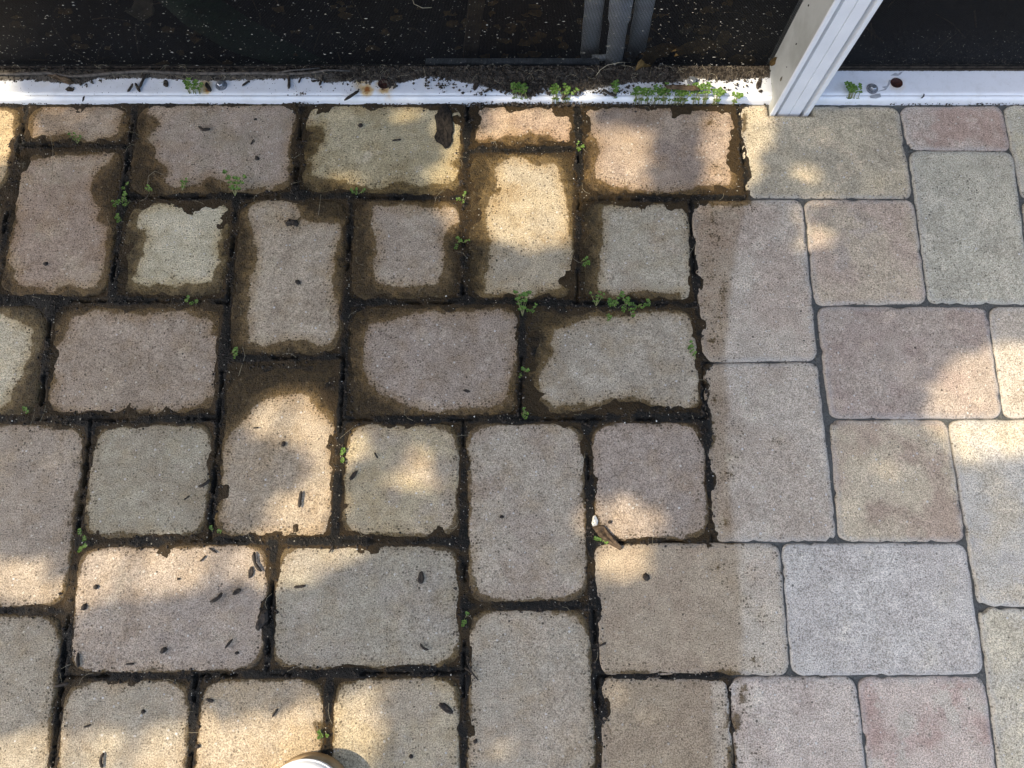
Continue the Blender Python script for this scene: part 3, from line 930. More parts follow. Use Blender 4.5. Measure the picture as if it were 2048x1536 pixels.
# bottom rail: profile run along x with enough points to carry the dirt and rust
prof = [(RAIL_Y0, -0.012), (RAIL_Y0, 0.006), (RAIL_Y0 + 0.0008, 0.0095), (RAIL_Y0 + 0.003, 0.0118), (RAIL_Y0 + 0.0048, 0.0122), (RAIL_Y0 + 0.0056, 0.0114),
        (RAIL_Y0 + 0.0064, 0.0125), (RAIL_Y0 + 0.009, RAIL_T)]
yy = np.linspace(RAIL_Y0 + 0.012, RAIL_Y1 - 0.001, 14)
prof += [(y, RAIL_T) for y in yy]
prof += [(RAIL_Y1, RAIL_T - 0.0006), (RAIL_Y1 + 0.0006, RAIL_T - 0.004), (RAIL_Y1 + 0.004, RAIL_T - 0.004), (RAIL_Y1 + 0.012, RAIL_T - 0.004), (RAIL_Y1 + 0.012, -0.012)]
xs = np.linspace(-1.7, 1.7, 850)
V, F = [], []
for x in xs:
    for (y, z) in prof:
        V.append((x, y, z))
n = len(prof)
for i in range(len(xs) - 1):
    for k in range(n - 1):
        F.append((i * n + k, (i + 1) * n + k, (i + 1) * n + k + 1, i * n + k + 1))
V = np.array(V)


def rail_px(px, py):
    return P(px, py, RAIL_T)


rust = np.zeros(len(V))
for (px, py, r, s) in [(733, 180, 13, 1.1), (722, 165, 22, 0.5), (770, 170, 22, 0.62), (768, 180, 10, 0.9), (410, 172, 20, 0.62), (414, 180, 9, 1.0), (1793, 168, 19, 0.40), (775, 190, 12, 0.3),
                       (440, 150, 20, 0.4), (90, 160, 20, 0.25)]:
    c = rail_px(px, py)
    d = np.hypot(V[:, 0] - c[0], V[:, 1] - c[1])
    rust = np.maximum(rust, s * sstep(r * 0.00115, 0, d))
# soil band along the back of the left part: how far it reaches forward, by pixel column
band = [(-400, 160), (0, 160), (60, 158), (120, 164), (165, 166), (190, 156), (300, 154), (420, 160), (500, 158), (560, 156), (620, 150), (660, 160), (700, 155), (760, 156), (800, 160),
        (860, 146), (900, 152), (960, 165), (1020, 178), (1060, 190), (1085, 168), (1160, 178), (1210, 168), (1260, 160), (1300, 158), (1340, 160), (1400, 150), (1450, 156), (1500, 150), (1540, 150)]
bx_ = np.array([rail_px(a, b)[0] for a, b in band])
by_ = np.array([rail_px(a, b)[1] for a, b in band])
by_ = by_ - np.where((bx_ > rail_px(600, 150)[0]), 0.0035, 0.0)
lim = np.interp(V[:, 0], bx_, by_)
soil = sstep(-0.010, 0.006, V[:, 1] - lim) * (V[:, 0] < POST_X0)
soil = np.maximum(soil, sstep(-0.003, 0.0, V[:, 1] - RAIL_Y1) * 0.9)
dustr = vnoise(V[:, 0], V[:, 1], 25, 9)
soil = np.maximum(soil, 0.28 * dustr * (V[:, 0] < POST_X0))
soil = np.maximum(soil, 0.45 * sstep(0.004, 0.0, V[:, 1] - RAIL_Y0) * (V[:, 2] < 0.004))
left = V[:, 0] < rail_px(620, 150)[0]
soil = np.where(left, soil * (1 - 0.95 * sstep(0.003, 0.006, V[:, 1] - rail_px(300, 147)[1]) * sstep(0.0, -0.004, V[:, 1] - RAIL_Y1 + 0.002)), soil)
rail_me = mesh('bottom_rail', V - np.array([0, RAIL_Y0, 0]), F, True)
for nm, arr in (('rust', rust), ('soil', soil)):
    at = rail_me.attributes.new(nm, 'FLOAT', 'POINT')
    at.data.foreach_set('value', arr.astype(np.float32))
rail = link('bottom_rail', rail_me, M['rail'], enc)

# rubber spline holding the mesh
b = MB()
b.tube([(-1.7 + i * 0.1, SCR_Y - RAIL_Y0, RAIL_T - 0.0015) for i in range(35)], 0.0026, 8)
b.build('spline', M['spline'], enc, True)


def screw(px, py, bare=True):
    c = rail_px(px, py)
    b = MB()
    n = 20
    r0, r1 = 0.0082, 0.0030
    for (ra, za, rb, zb) in ((r0, 0, r0, 0.0010), (r0, 0.0010, r0 - 0.001, 0.0015), (r0 - 0.001, 0.0015, r1, 0.0011)):
        v = [(ra * math.cos(2 * math.pi * k / n), ra * math.sin(2 * math.pi * k / n), za) for k in range(n)]
        v += [(rb * math.cos(2 * math.pi * k / n), rb * math.sin(2 * math.pi * k / n), zb) for k in range(n)]
        b.add(v, [(k, (k + 1) % n, n + (k + 1) % n, n + k) for k in range(n)])
    w = b.build('screw', M['washer'], rail, True)
    w.location = (c[0], c[1] - RAIL_Y0, RAIL_T)
    h = MB()
    hx = [(0.0046 * math.cos(math.pi / 3 * k + .3), 0.0046 * math.sin(math.pi / 3 * k + .3)) for k in range(6)]
    v = [(x, y, 0.001) for x, y in hx] + [(x, y, 0.0052) for x, y in hx] + [(x * .8, y * .8, 0.0060) for x, y in hx]
    f = [(k, (k + 1) % 6, 6 + (k + 1) % 6, 6 + k) for k in range(6)] + [(6 + k, 6 + (k + 1) % 6, 12 + (k + 1) % 6, 12 + k) for k in range(6)] + [(12, 13, 14, 15, 16, 17)]
    h.add(v, f)
    h.build('hex_head', M['zinc'], w)
    return w


screw(443, 171)
screw(1385, 163)
screw(1744, 178)
# rusty open drill hole and the flaked paint round it: thin discs and flakes lying on the rail
c = rail_px(1793, 166)
b = MB()
n = 24
v = [(0.0088 * math.cos(2 * math.pi * k / n), 0.0083 * math.sin(2 * math.pi * k / n), 0.0004) for k in range(n)]
v += [(0.0078 * math.cos(2 * math.pi * k / n), 0.0073 * math.sin(2 * math.pi * k / n), 0.0012) for k in range(n)]
v += [(0.0070 * math.cos(2 * math.pi * k / n), 0.0066 * math.sin(2 * math.pi * k / n), 0.0003) for k in range(n)] + [(0, 0, 0.0003)]
b.add(v, [(k, (k + 1) % n, n + (k + 1) % n, n + k) for k in range(n)] + [(n + k, n + (k + 1) % n, 2 * n + (k + 1) % n, 2 * n + k) for k in range(n)] + [(2 * n + k, 2 * n + (k + 1) % n, 3 * n) for k in range(n)])
hole = b.build('drill_hole', M['rust'], rail, True, (c[0], c[1] - RAIL_Y0, RAIL_T))
hole['label'] = 'dark rusty drill hole'
c2 = rail_px(768, 168)
h2 = hole.copy()
COL.objects.link(h2)
h2.location = (c2[0], c2[1] - RAIL_Y0, RAIL_T)
flakes = [[(1745, 190), (1760, 187), (1762, 194), (1752, 197), (1741, 196), (1739, 192)], [(1752, 184), (1772, 180), (1785, 160), (1778, 160), (1774, 172), (1764, 174), (1770, 178)],
          [(1781, 151), (1790, 146), (1796, 148), (1800, 145), (1806, 143), (1800, 150), (1796, 152)]]
for fl in flakes:
    w = [rail_px(*q) for q in fl]
    b = MB()
    cc = sum(w, Vector()) / len(w)
    m_ = len(w)
    v = [(q[0] - cc[0], q[1] - cc[1], 0.0003) for q in w] + [(q[0] - cc[0], q[1] - cc[1], -0.0002) for q in w]
    b.add(v, [tuple(range(m_))[::-1]] + [(k, (k + 1) % m_, m_ + (k + 1) % m_, m_ + k) for k in range(m_)])
    o = b.build('paint_chip', M['chip'], rail, False, (cc[0], cc[1] - RAIL_Y0, RAIL_T))

# post: hollow box with raised flanges on its front
pw = POST_X1 - POST_X0
PY1 = SCR_Y + 0.012
ph = 2.3
b = MB()
prof = [(0, PY1), (0, POST_Y0 + 0.0015), (0.0006, POST_Y0 + 0.0004), (0.0015, POST_Y0), (0.0068, POST_Y0), (0.0072, POST_Y0 + 0.010), (0.0118, POST_Y0 + 0.010), (0.0125, POST_Y0 + 0.0022),
        (pw * .5 - .0007, POST_Y0 + 0.0022), (pw * .5, POST_Y0 + 0.0042), (pw * .5 + .0007, POST_Y0 + 0.0022),
        (pw - 0.0125, POST_Y0 + 0.0022), (pw - 0.0118, POST_Y0 + 0.010), (pw - 0.0072, POST_Y0 + 0.010), (pw - 0.0068, POST_Y0), (pw - 0.0015, POST_Y0), (pw - 0.0006, POST_Y0 + 0.0004), (pw, POST_Y0 + 0.0015), (pw, PY1)]
n = len(prof)
zs = [-0.03, 0.05, 0.2, 0.6, 1.2, ph]
v = [(POST_X0 + x, y - RAIL_Y0, z) for z in zs for x, y in prof]
f = []
for j in range(len(zs) - 1):
    for k in range(n):
        f.append((j * n + k, (j * n + (k + 1) % n), ((j + 1) * n + (k + 1) % n), ((j + 1) * n + k)))
b.add(v, f)
post = b.build('post', M['post'], enc)
post.data.materials.append(M['side_grey'])  # darker, greyer white for the left side faces only
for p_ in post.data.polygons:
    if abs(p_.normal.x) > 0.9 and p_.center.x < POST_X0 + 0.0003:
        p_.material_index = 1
post['label'] = 'white upright post with ribbed front face'

# woven screen: every wire is there
WP = 0.0019
wr = 0.00024
for nm, xa, xb in (('mesh_panel', -1.6, POST_X0 + 0.002), ('mesh_panel', POST_X1 - 0.002, 1.6)):
    b = MB()
    y = SCR_Y - RAIL_Y0
    zt = 1.0
    V4, F4 = [], []

    def wire(x0, x1, z0, z1, yo):
        k = len(V4)
        V4.extend([(x0, y + yo - wr, z0), (x1, y + yo - wr, z0), (x1, y + yo - wr, z1), (x0, y + yo - wr, z1), (x0, y + yo + wr, z0), (x1, y + yo + wr, z0), (x1, y + yo + wr, z1), (x0, y + yo + wr, z1)])
        F4.extend([(k, k + 1, k + 2, k + 3), (k + 5, k + 4, k + 7, k + 6), (k + 3, k + 2, k + 6, k + 7), (k + 1, k, k + 4, k + 5), (k + 1, k + 5, k + 6, k + 2), (k + 4, k, k + 3, k + 7)])

    for x in np.arange(xa, xb, WP):
        wire(x - wr, x + wr, RAIL_T - 0.002, zt, 0.0)
    for z in np.arange(RAIL_T - 0.002, zt, WP):
        wire(xa, xb, z - wr, z + wr, 0.00022)
    b.v, b.f = V4, F4
    o = b.build(nm, M['wire'], enc)
    o['kind'] = 'stuff'
b = MB()
b.box(-1.7, POST_X0 - 0.001, POST_Y0 + 0.012 - RAIL_Y0, PY1 - RAIL_Y0, 1.0, 1.05)
b.box(POST_X1 + 0.001, 1.7, POST_Y0 + 0.012 - RAIL_Y0, PY1 - RAIL_Y0, 1.0, 1.05)
b.build('chair_rail', M['post'], enc)

# ------------------------------------------------------------------ garden bed behind the screen
bx0 = np.arange(-1.9, 1.91, 0.02)
by0 = np.arange(RAIL_Y1 + 0.013, RAIL_Y1 + 1.6, 0.02)
BX, BY = np.meshgrid(bx0, by0)
bz = -0.030 + (fbm(BX, BY, 12, 5, 4) - 0.5) * 0.035
W2 = len(bx0)
F = [(j * W2 + i, j * W2 + i + 1, (j + 1) * W2 + i + 1, (j + 1) * W2 + i) for j in range(len(by0) - 1) for i in range(W2 - 1)]
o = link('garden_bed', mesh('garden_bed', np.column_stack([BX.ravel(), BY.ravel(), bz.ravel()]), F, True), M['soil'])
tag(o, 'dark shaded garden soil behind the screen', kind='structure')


def bedpoint(px, py, z=-0.028):
    return P(px, py, z)


# conduits: measured on the upright plane just behind the mesh
def conduit(pxb, pyb, pxt, Yb, r, label, elbow=False, zb=-0.03):
    a = PV(pxb, pyb, Yb)
    t = PV(pxt, 0, Yb)
    dx = (t[0] - a[0]) / (t[2] - a[2])
    e = empty('conduit', (a[0], Yb, zb))
    tag(e, label, 'pipe', 'grey conduits behind the screen')
    b = MB()
    z0 = 0.0
    b.tube([(dx * z, 0, z) for z in (0.0, 0.15, 0.4, 0.9)], r, 16)
    b.build('pipe', M['pvc'], e, True)
    b = MB()
    zc = 0.105 if elbow else 0.5
    b.tube([(dx * zc, 0, zc), (dx * (zc + .004), 0, zc + .004), (dx * (zc + .036), 0, zc + .036), (dx * (zc + .04), 0, zc + .04)], [r * 1.0, r * 1.22, r * 1.22, r * 1.0], 16)
    b.build('coupling', M['pvc'], e, True)
    if elbow:
        b = MB()
        b.tube([(0, 0, 0.034), (-0.012, 0, 0.030), (-0.034, 0, 0.028)], r * 0.34, 12)
        b.build('elbow', M['pvc'], e, True)
    return e


conduit(1228, 128, 1244, SCR_Y + 0.018, 0.0125, 'middle grey conduit with a coupling, ending in a short elbow behind the screen', True, -0.02)
conduit(1180, 100, 1190, SCR_Y + 0.050, 0.0135, 'grey conduit behind the screen nearest the wooden stake')
conduit(1275, 95, 1292, SCR_Y + 0.050, 0.0135, 'grey conduit behind the screen nearest the white post')
# concrete footing edge seen as a pale strip under the mesh
b = MB()
x0, x1 = PV(850, 128, SCR_Y)[0], PV(1200, 128, SCR_Y)[0]
b.box(x0, x1, SCR_Y + 0.004, SCR_Y + 0.012, -0.03, 0.0150)
o = b.build('footing_strip', M['footing'])
tag(o, 'thin grey footing strip running under the mesh left of the conduits', 'strip')
# wooden stake
a = PV(944, 100, SCR_Y + 0.05)
t = PV(956, 0, SCR_Y + 0.05)
b = MB()
dx = (t[0] - a[0]) / (t[2] - a[2])
v = []
for z in (-0.04, 0.3, 0.6):
    for (sx, sy) in ((-.0105, -.008), (.0105, -.008), (.0105, .008), (-.0105, .008)):
        v.append((sx + dx * z, sy, z))
b.add(v, [(0, 1, 5, 4), (1, 2, 6, 5), (2, 3, 7, 6), (3, 0, 4, 7), (4, 5, 9, 8), (5, 6, 10, 9), (6, 7, 11, 10), (7, 4, 8, 11), (8, 9, 10, 11)])
o = b.build('wooden_stake', M['wood'], loc=(a[0], SCR_Y + 0.05, 0))
tag(o, 'thin brown wooden stake standing behind the screen', 'stake')


def leaf_mesh(name, outline, mat, curl=0.15, thick=0.0004, seed=0, nz=None):
    """A leaf blade from a closed outline (x, y in metres round the origin), cupped and crumpled."""
    rg = random.Random(seed)
    o = np.array(outline)
    rings = [1.0, 0.7, 0.38, 0.0]
    n = len(o)
    r = np.hypot(o[:, 0], o[:, 1]).max()
    v, f = [], []
    for k in rings[:-1]:
        for p in o:
            q = p * k
            z = curl * (q @ q) / r + (rg.random() - .5) * r * 0.12
            v.append((q[0], q[1], z))
    v.append((0, 0, 0))
    for j in range(2):
        for i in range(n):
            f.append((j * n + i, j * n + (i + 1) % n, (j + 1) * n + (i + 1) % n, (j + 1) * n + i))
    for i in range(n):
        f.append((2 * n + i, 2 * n + (i + 1) % n, 3 * n))
    m = len(v)
    v += [(a, b_, c - thick) for a, b_, c in v]
    f += [tuple(m + i for i in reversed(q)) for q in f]
    for i in range(n):
        f.append(((i + 1) % n, i, m + i, m + (i + 1) % n))
    return mesh(name, v, f, True)


def rough_outline(rx, ry, n, jag, seed, notch=0):
    rg = random.Random(seed)
    out = []
    for k in range(n):
        a = 2 * math.pi * k / n
        s = 1 + (rg.random() - .5) * jag
        out.append((rx * s * math.cos(a), ry * s * math.sin(a)))
    return out


# leaves lying in the bed / leaning on the mesh
def put_leaf(name, px, py, rx, ry, rz, tilt, mat, label, Y=None, z=0.0, seed=0, n=14, jag=0.5, curl=0.3):
    me = leaf_mesh(name, rough_outline(rx, ry, n, jag, seed), None, curl, seed=seed)
    c = PV(px, py, Y) if Y is not None else P(px, py, z)
    o = link(name, me, M[mat], None, c)
    o.rotation_euler = (tilt, 0, rz)
    tag(o, label, 'leaf')
    return o


put_leaf('fallen_leaf', 285, 20, 0.021, 0.019, 0.3, 0.15, 'greyleaf', 'grey brown fallen leaf on the dark soil behind the screen', z=-0.015, seed=3)
put_leaf('dead_leaf', 1310, 108, 0.030, 0.012, 0.35, 1.2, 'deadleaf', 'crumpled golden brown leaf behind the mesh right of the conduits', Y=SCR_Y + 0.010, seed=5, jag=0.8)
put_leaf('dead_leaf', 1395, 92, 0.036, 0.011, 0.15, 1.2, 'deadleaf', 'long torn brown leaf leaning on the mesh midway to the white post', Y=SCR_Y + 0.012, seed=8, jag=0.6)
put_leaf('dead_leaf', 1440, 80, 0.018, 0.012, 0.9, 1.1, 'deadleaf', 'upturned brown leaf tip at the upper end of the torn leaf', Y=SCR_Y + 0.016, seed=9, jag=0.6)
put_leaf('dead_leaf', 1485, 118, 0.018, 0.009, -0.2, 1.1, 'deadleaf', 'small brown leaf behind the mesh close to the foot of the post', Y=SCR_Y + 0.010, seed=12, jag=0.7)
put_leaf('dead_leaf', 1546, 122, 0.007, 0.006, 0.4, 1.2, 'deadleaf', 'small curled brown leaf caught on the back edge of the post', Y=SCR_Y - 0.010, seed=14, jag=0.4, n=9)
put_leaf('fallen_leaf', 1372, 60, 0.012, 0.006, 0.5, 0.2, 'greyleaf', 'pale brown leaf scrap on the soil behind the screen below the post', z=-0.015, seed=15)
# strap leaf of a garden plant
pa = [P(330, -40, 0.02), P(400, 20, 0.01), P(480, 70, -0.005), P(560, 105, -0.012), P(650, 125, -0.015)]
hw = [0.030, 0.032, 0.030, 0.022, 0.004]
v, f = [], []
for i, p in enumerate(pa):
    t = (pa[min(i + 1, 4)] - pa[max(i - 1, 0)]).normalized()
    s = Vector((-t[1], t[0], 0)).normalized()
    v += [p - s * hw[i], p + Vector((0, 0, -0.006)), p + s * hw[i]]
for i in range(4):
    f += [(3 * i, 3 * i + 1, 3 * i + 4, 3 * i + 3), (3 * i + 1, 3 * i + 2, 3 * i + 5, 3 * i + 4)]
o = link('strap_leaf', mesh('strap_leaf', v, f, True), M['strap'])
mod = o.modifiers.new('solid', 'SOLIDIFY')
mod.thickness = 0.0008
tag(o, 'broad dark green strap leaf slanting down behind the screen', 'leaf')

# twigs and litter on the bed
b = MB()
rg = random.Random(5)
for k in range(220):
    x, y = rg.uniform(-1.0, 1.0), rg.uniform(RAIL_Y1 + 0.02, RAIL_Y1 + 0.45)
    a, L = rg.uniform(0, math.pi), rg.uniform(0.015, 0.06)
    z = -0.028 + rg.uniform(0.0, 0.02)
    b.tube([(x, y, z), (x + L * math.cos(a) * .5, y + L * math.sin(a) * .5, z + rg.uniform(0, .006)), (x + L * math.cos(a), y + L * math.sin(a), z)], rg.uniform(.0006, .0016), 5)
tag(b.build('twig_litter', M['bark'], smooth=True), 'fine twig litter scattered over the soil behind the screen', kind='stuff')

# leaf scraps gathered in the bed, thicker towards the post
b = MB()
rg = random.Random(31)
for k in range(150):
    px = rg.uniform(900, 1560) if rg.random() < .7 else rg.uniform(0, 900)
    c = P(px, rg.uniform(5, 132), -0.02 + rg.uniform(0, .012))
    if c[1] < SCR_Y + 0.02:
        c[1] = SCR_Y + 0.02 + rg.random() * .02
    r = rg.uniform(.004, .012)
    a0 = rg.uniform(0, 6.28)
    nn = 7
    ring = [(c[0] + r * rg.uniform(.6, 1.2) * math.cos(a0 + 6.283 * q / nn), c[1] + .6 * r * rg.uniform(.6, 1.2) * math.sin(a0 + 6.283 * q / nn), c[2] + rg.uniform(-.003, .004)) for q in range(nn)]
    b.add(ring + [tuple(c)], [(q, (q + 1) % nn, nn) for q in range(nn)])
tag(b.build('leaf_litter', M['deadleaf']), 'torn brown leaf litter on the soil behind the screen', kind='stuff')

# pale specks caught in the mesh
b = MB()
rg = random.Random(9)


def speck(b, c, sx, sy, sz, rg):
    v = []
    for (dx, dy, dz) in ((-1, 0, 0), (1, 0, 0), (0, -1, 0), (0, 1, 0), (0, 0, -1), (0, 0, 1)):
        j = rg.uniform(.7, 1.3)
        v.append((c[0] + dx * sx * j, c[1] + dy * sy * j, c[2] + dz * sz * j))
    b.add(v, [(0, 2, 5), (2, 1, 5), (1, 3, 5), (3, 0, 5), (2, 0, 4), (1, 2, 4), (3, 1, 4), (0, 3, 4)])


for k in range(1500):
    px = rg.uniform(-40, 1600)
    py = 140 - 150 * rg.random() ** 1.3
    p = PV(px, py, SCR_Y - 0.0004)
    big = rg.random() ** 6
    s = 0.00027 + 0.0007 * big
    speck(b, p, s * rg.choice((1, 1.6, 2.6)), 0.0003, s * 0.8, rg)
for k in range(90):
    p = PV(rg.uniform(1640, 2070), rg.uniform(60, 128), SCR_Y - 0.0004)
    speck(b, p, 0.0005, 0.0002, 0.0003, rg)
tag(b.build('mesh_specks', M['speck']), 'pale dust specks caught in the black mesh', kind='stuff')
# the right mesh carries dull dirt dots low down
b = MB()
for k in range(700):
    px = rg.uniform(1650, 2080)
    py = 130 - 70 * rg.random() ** 2.2
    p = PV(px, py, SCR_Y - 0.0003)
    speck(b, p, rg.uniform(.0004, .0009), 0.0003, 0.0004, rg)
tag(b.build('mesh_dirt_dots', M['root']), 'dull dirt dots low on the right hand mesh', kind='stuff')

# ------------------------------------------------------------------ soil crumbs along the rail
b = MB()
rg = random.Random(21)
nrg = np.random.default_rng(4)


def crumb(b, x, y, z, s, rg):
    v = []
    for (dx, dy, dz) in ((-1, 0, 0), (1, 0, 0), (0, -1, 0), (0, 1, 0), (0, 0, -.6), (0, 0, 1)):
        j = s * rg.uniform(.6, 1.4)
        v.append((x + dx * j + rg.uniform(-.2, .2) * s, y + dy * j + rg.uniform(-.2, .2) * s, z + dz * j * .8))
    b.add(v, [(0, 2, 5), (2, 1, 5), (1, 3, 5), (3, 0, 5), (2, 0, 4), (1, 2, 4), (3, 1, 4), (0, 3, 4)])


SCREWS = [rail_px(443, 171), rail_px(1385, 164)]
cnt = 0
while cnt < 11000:
    x = rg.uniform(-0.85, POST_X0 - 0.002)
    li = float(np.interp(x, bx_, by_))
    y = li + (SCR_Y - li) * rg.random() ** 0.8 + rg.gauss(0, 0.003)
    if y < RAIL_Y0 + 0.003 or y > SCR_Y - 0.001:
        continue
    if any((x - q[0]) ** 2 + (y - q[1]) ** 2 < 0.0105 ** 2 for q in SCREWS):
        continue
    dens = 0.35 + 0.65 * float(vnoise(np.array([x]), np.array([y]), 40, 3)[0])
    px_right = x > -0.25
    if rg.random() > dens * (1.0 if px_right else 0.22):
        continue
    dd = max(0.0, (y - li) / 0.03)
    hgt = RAIL_T + (0.0035 if px_right else 0.0016) * min(dd, 1.0) * rg.random()
    crumb(b, x, y, hgt, rg.choice((.0006, .0009, .0013, .0019)) * (1.25 if rg.random() < .1 else 1), rg)
    cnt += 1
for k in range(500):     # scattered single crumbs on the clean paint and along its foot
    x = rg.uniform(-0.85, POST_X0)
    y = rg.uniform(RAIL_Y0 + 0.004, SCR_Y)
    crumb(b, x, y, RAIL_T, rg.uniform(.0003, .0007), rg)
for k in range(900):
    x = rg.uniform(-0.85, 0.85)
    if vnoise(np.array([x]), np.array([0.0]), 22, 8)[0] < 0.45:
        continue
    crumb(b, x, RAIL_Y0 - rg.uniform(-.001, .004), 0.0005 + rg.random() * .002, rg.uniform(.0005, .0016), rg)
# heaps on the rail: pixel, spread px, number
for (px, py, sp, num) in [(1060, 175, 34, 420), (1040, 190, 28, 260), (1150, 195, 30, 260), (1105, 180, 40, 300), (1230, 195, 40, 160), (880, 160, 40, 160), (700, 152, 50, 160), (960, 200, 18, 90), (1340, 178, 30, 60), (600, 200, 20, 60), (165, 160, 22, 60), (1500, 150, 30, 120), (1430, 150, 60, 160),
                          (780, 170, 14, 60), (990, 150, 60, 220), (1200, 150, 80, 260)]:
    for k in range(num):
        p = rail_px(px + rg.gauss(0, sp * .6), py + rg.gauss(0, sp * .35))
        if RAIL_Y0 - 0.006 < p[1] < SCR_Y:
            zz = RAIL_T if p[1] > RAIL_Y0 + .004 else 0.002
            crumb(b, p[0], p[1], zz + rg.random() * .0035, rg.choice((.0007, .001, .0016, .0022)), rg)
tag(b.build('soil_crumbs', M['crumb']), 'crumbly dark soil lying along the white bottom rail', kind='stuff')

# pale sand grains on the mud
b = MB()
idxs = np.where((best1 > -0.012) & (wet > 0.4) & (Z > -0.004))[0]
for k in nrg.choice(idxs, 1500, replace=False):
    s = rg.uniform(.00025, .0006) * (2.2 if rg.random() < .04 else 1)
    crumb(b, X_[k], Y_[k], max(Z[k], -0.001 if best1[k] < -.004 else Z[k]) + s * .5, s, rg)
tag(b.build('sand_grains', M['grit']), 'tiny pale sand grains stuck in the dark joint mud', kind='stuff')
# dark crumbs on the mud
b = MB()
wgt = np.clip(0.12 + blackf[idxs] + 0.5 * core[idxs], 0, 1)
wgt = wgt / wgt.sum()
for k in nrg.choice(idxs, 5500, replace=False, p=wgt):
    s = rg.choice((.0006, .0009, .0013, .0020))
    crumb(b, X_[k], Y_[k], max(Z[k], -0.001 if best1[k] < -.004 else Z[k]) + s * .2, s, rg)
tag(b.build('mud_crumbs', M['debris']), 'black mud crumbs along the wet paver joints', kind='stuff')

# fine root hairs on mud and rail
b = MB()
for k in range(120):
    kk = idxs[rg.randrange(len(idxs))]
    x, y = X_[kk], Y_[kk]
    a, L, c = rg.uniform(0, 6.28), rg.uniform(.008, .024), rg.uniform(-1.2, 1.2)
    z = 0.0012
    p = [(x + L * t * math.cos(a + c * t), y + L * t * math.sin(a + c * t), z + .001 * math.sin(3 * t)) for t in (0, .33, .66, 1)]
    b.tube(p, 0.00013, 4, cap=False)
for k in range(110):
    p0 = rail_px(rg.uniform(0, 1540), rg.uniform(132, 168))
    a, L, c = rg.uniform(0, 6.28), rg.uniform(.006, .02), rg.uniform(-1.5, 1.5)
    p = [(p0[0] + L * t * math.cos(a + c * t), min(p0[1] + L * t * math.sin(a + c * t), SCR_Y - .001), RAIL_T + .003 + .002 * math.sin(3 * t)) for t in (0, .33, .66, 1)]
    b.tube(p, 0.00014, 4, cap=False)
tag(b.build('root_hairs', M['fibre']), 'hair thin pale rootlets strewn over mud and rail', kind='stuff')


def fibre(pts_px, z, r, label, mat='fibre', name='dry_fibre'):
    b = MB()
    w = [P(x, y, z + dz) for x, y, dz in pts_px]
    c = w[0].copy()
    b.tube([q - c for q in w], r, 5)
    o = b.build(name, M[mat], smooth=True, loc=c)
    tag(o, label, 'plant fibre')


fibre([(1192, 152, 0), (1200, 140, .004), (1215, 130, .006), (1240, 125, .006), (1268, 125, .004)], RAIL_T + 0.002, 0.0005, 'pale curved straw fibre arching over the rail below the conduits')
fibre([(101, 270, 0), (106, 300, .001), (104, 350, .002), (96, 405, 0)], 0.001, 0.00022, 'long thin straw hair crossing the joint onto the reddish paver under the half paver')
fibre([(295, 370, 0), (297, 352, .002), (310, 342, .002), (328, 350, 0)], 0.001, 0.0002, 'curled pale rootlet loop beside the left joint weeds')
fibre([(642, 389, 0), (640, 405, .001), (637, 430, 0)], 0.001, 0.0002, 'short straight pale fibre on the stained corner of a tall paver')
fibre([(485, 693, 0), (490, 712, .001), (477, 752, 0)], 0.001, 0.0002, 'thin pale fibre leaning out of the mud beside a sprout')
p = [PV(824, -5, SCR_Y - .003), PV(828, 8, SCR_Y - .004), PV(845, 16, SCR_Y - .004), PV(864, 15, SCR_Y - .003)]
b = MB()
b.tube([q - p[0] for q in p], 0.0004, 5)
tag(b.build('dry_fibre', M['fibre'], smooth=True, loc=p[0]), 'pale hooked fibre hanging on the black mesh', 'plant fibre')

# ------------------------------------------------------------------ root along the rail, bark and bits
rp = [(-60, 146), (30, 148), (95, 146), (140, 153), (175, 151), (220, 146), (290, 142), (370, 147), (450, 147), (520, 146), (575, 148), (620, 146), (655, 140), (700, 142)]
w = [P(x, y, RAIL_T + 0.003 + 0.001 * math.sin(i * 1.7)) for i, (x, y) in enumerate(rp)]
b = MB()
b.tube([q - w[0] for q in w], [.0018, .0022, .0024, .0019, .0026, .0022, .0021, .0024, .0022, .0023, .0021, .0019, .0016, .001], 8)
b2 = MB()
o = b.build('dried_root', M['root'], smooth=True, loc=w[0])
tag(o, 'long dark dried root lying along the top of the rail', 'root')
b2.tube([P(540, 148, RAIL_T + .003) - w[0], P(580, 141, RAIL_T + .004) - w[0], P(640, 136, RAIL_T + .004) - w[0]], [.0016, .0013, .0008], 6)
b2.build('side_root', M['root'], o, True)


def flat_chip(name, outline_px, z, th, mat, label, cat, seed=0, bulge=0.6):
    """A lump of bark or mud from an outline in pixels, with a bumpy crown."""
    rg = random.Random(seed)
    w = [P(x, y, z) for x, y in outline_px]
    c = sum(w, Vector()) / len(w)
    n = len(w)
    v = [(q[0] - c[0], q[1] - c[1], 0) for q in w]
    for k, hgt in ((0.86, .7), (0.5, 1.0)):
        for q in w:
            v.append(((q[0] - c[0]) * k + rg.gauss(0, .0006), (q[1] - c[1]) * k + rg.gauss(0, .0006), th * hgt * rg.uniform(1 - bulge, 1.2)))
    v.append((0, 0, th * .9))
    f = [tuple(range(n))]
    for j in range(2):
        f += [(j * n + (k + 1) % n, j * n + k, (j + 1) * n + k, (j + 1) * n + (k + 1) % n) for k in range(n)]
    f += [(2 * n + (k + 1) % n, 2 * n + k, 3 * n) for k in range(n)]
    o = link(name, mesh(name, v, f, False), M[mat], None, c)
    tag(o, label, cat)
    return o


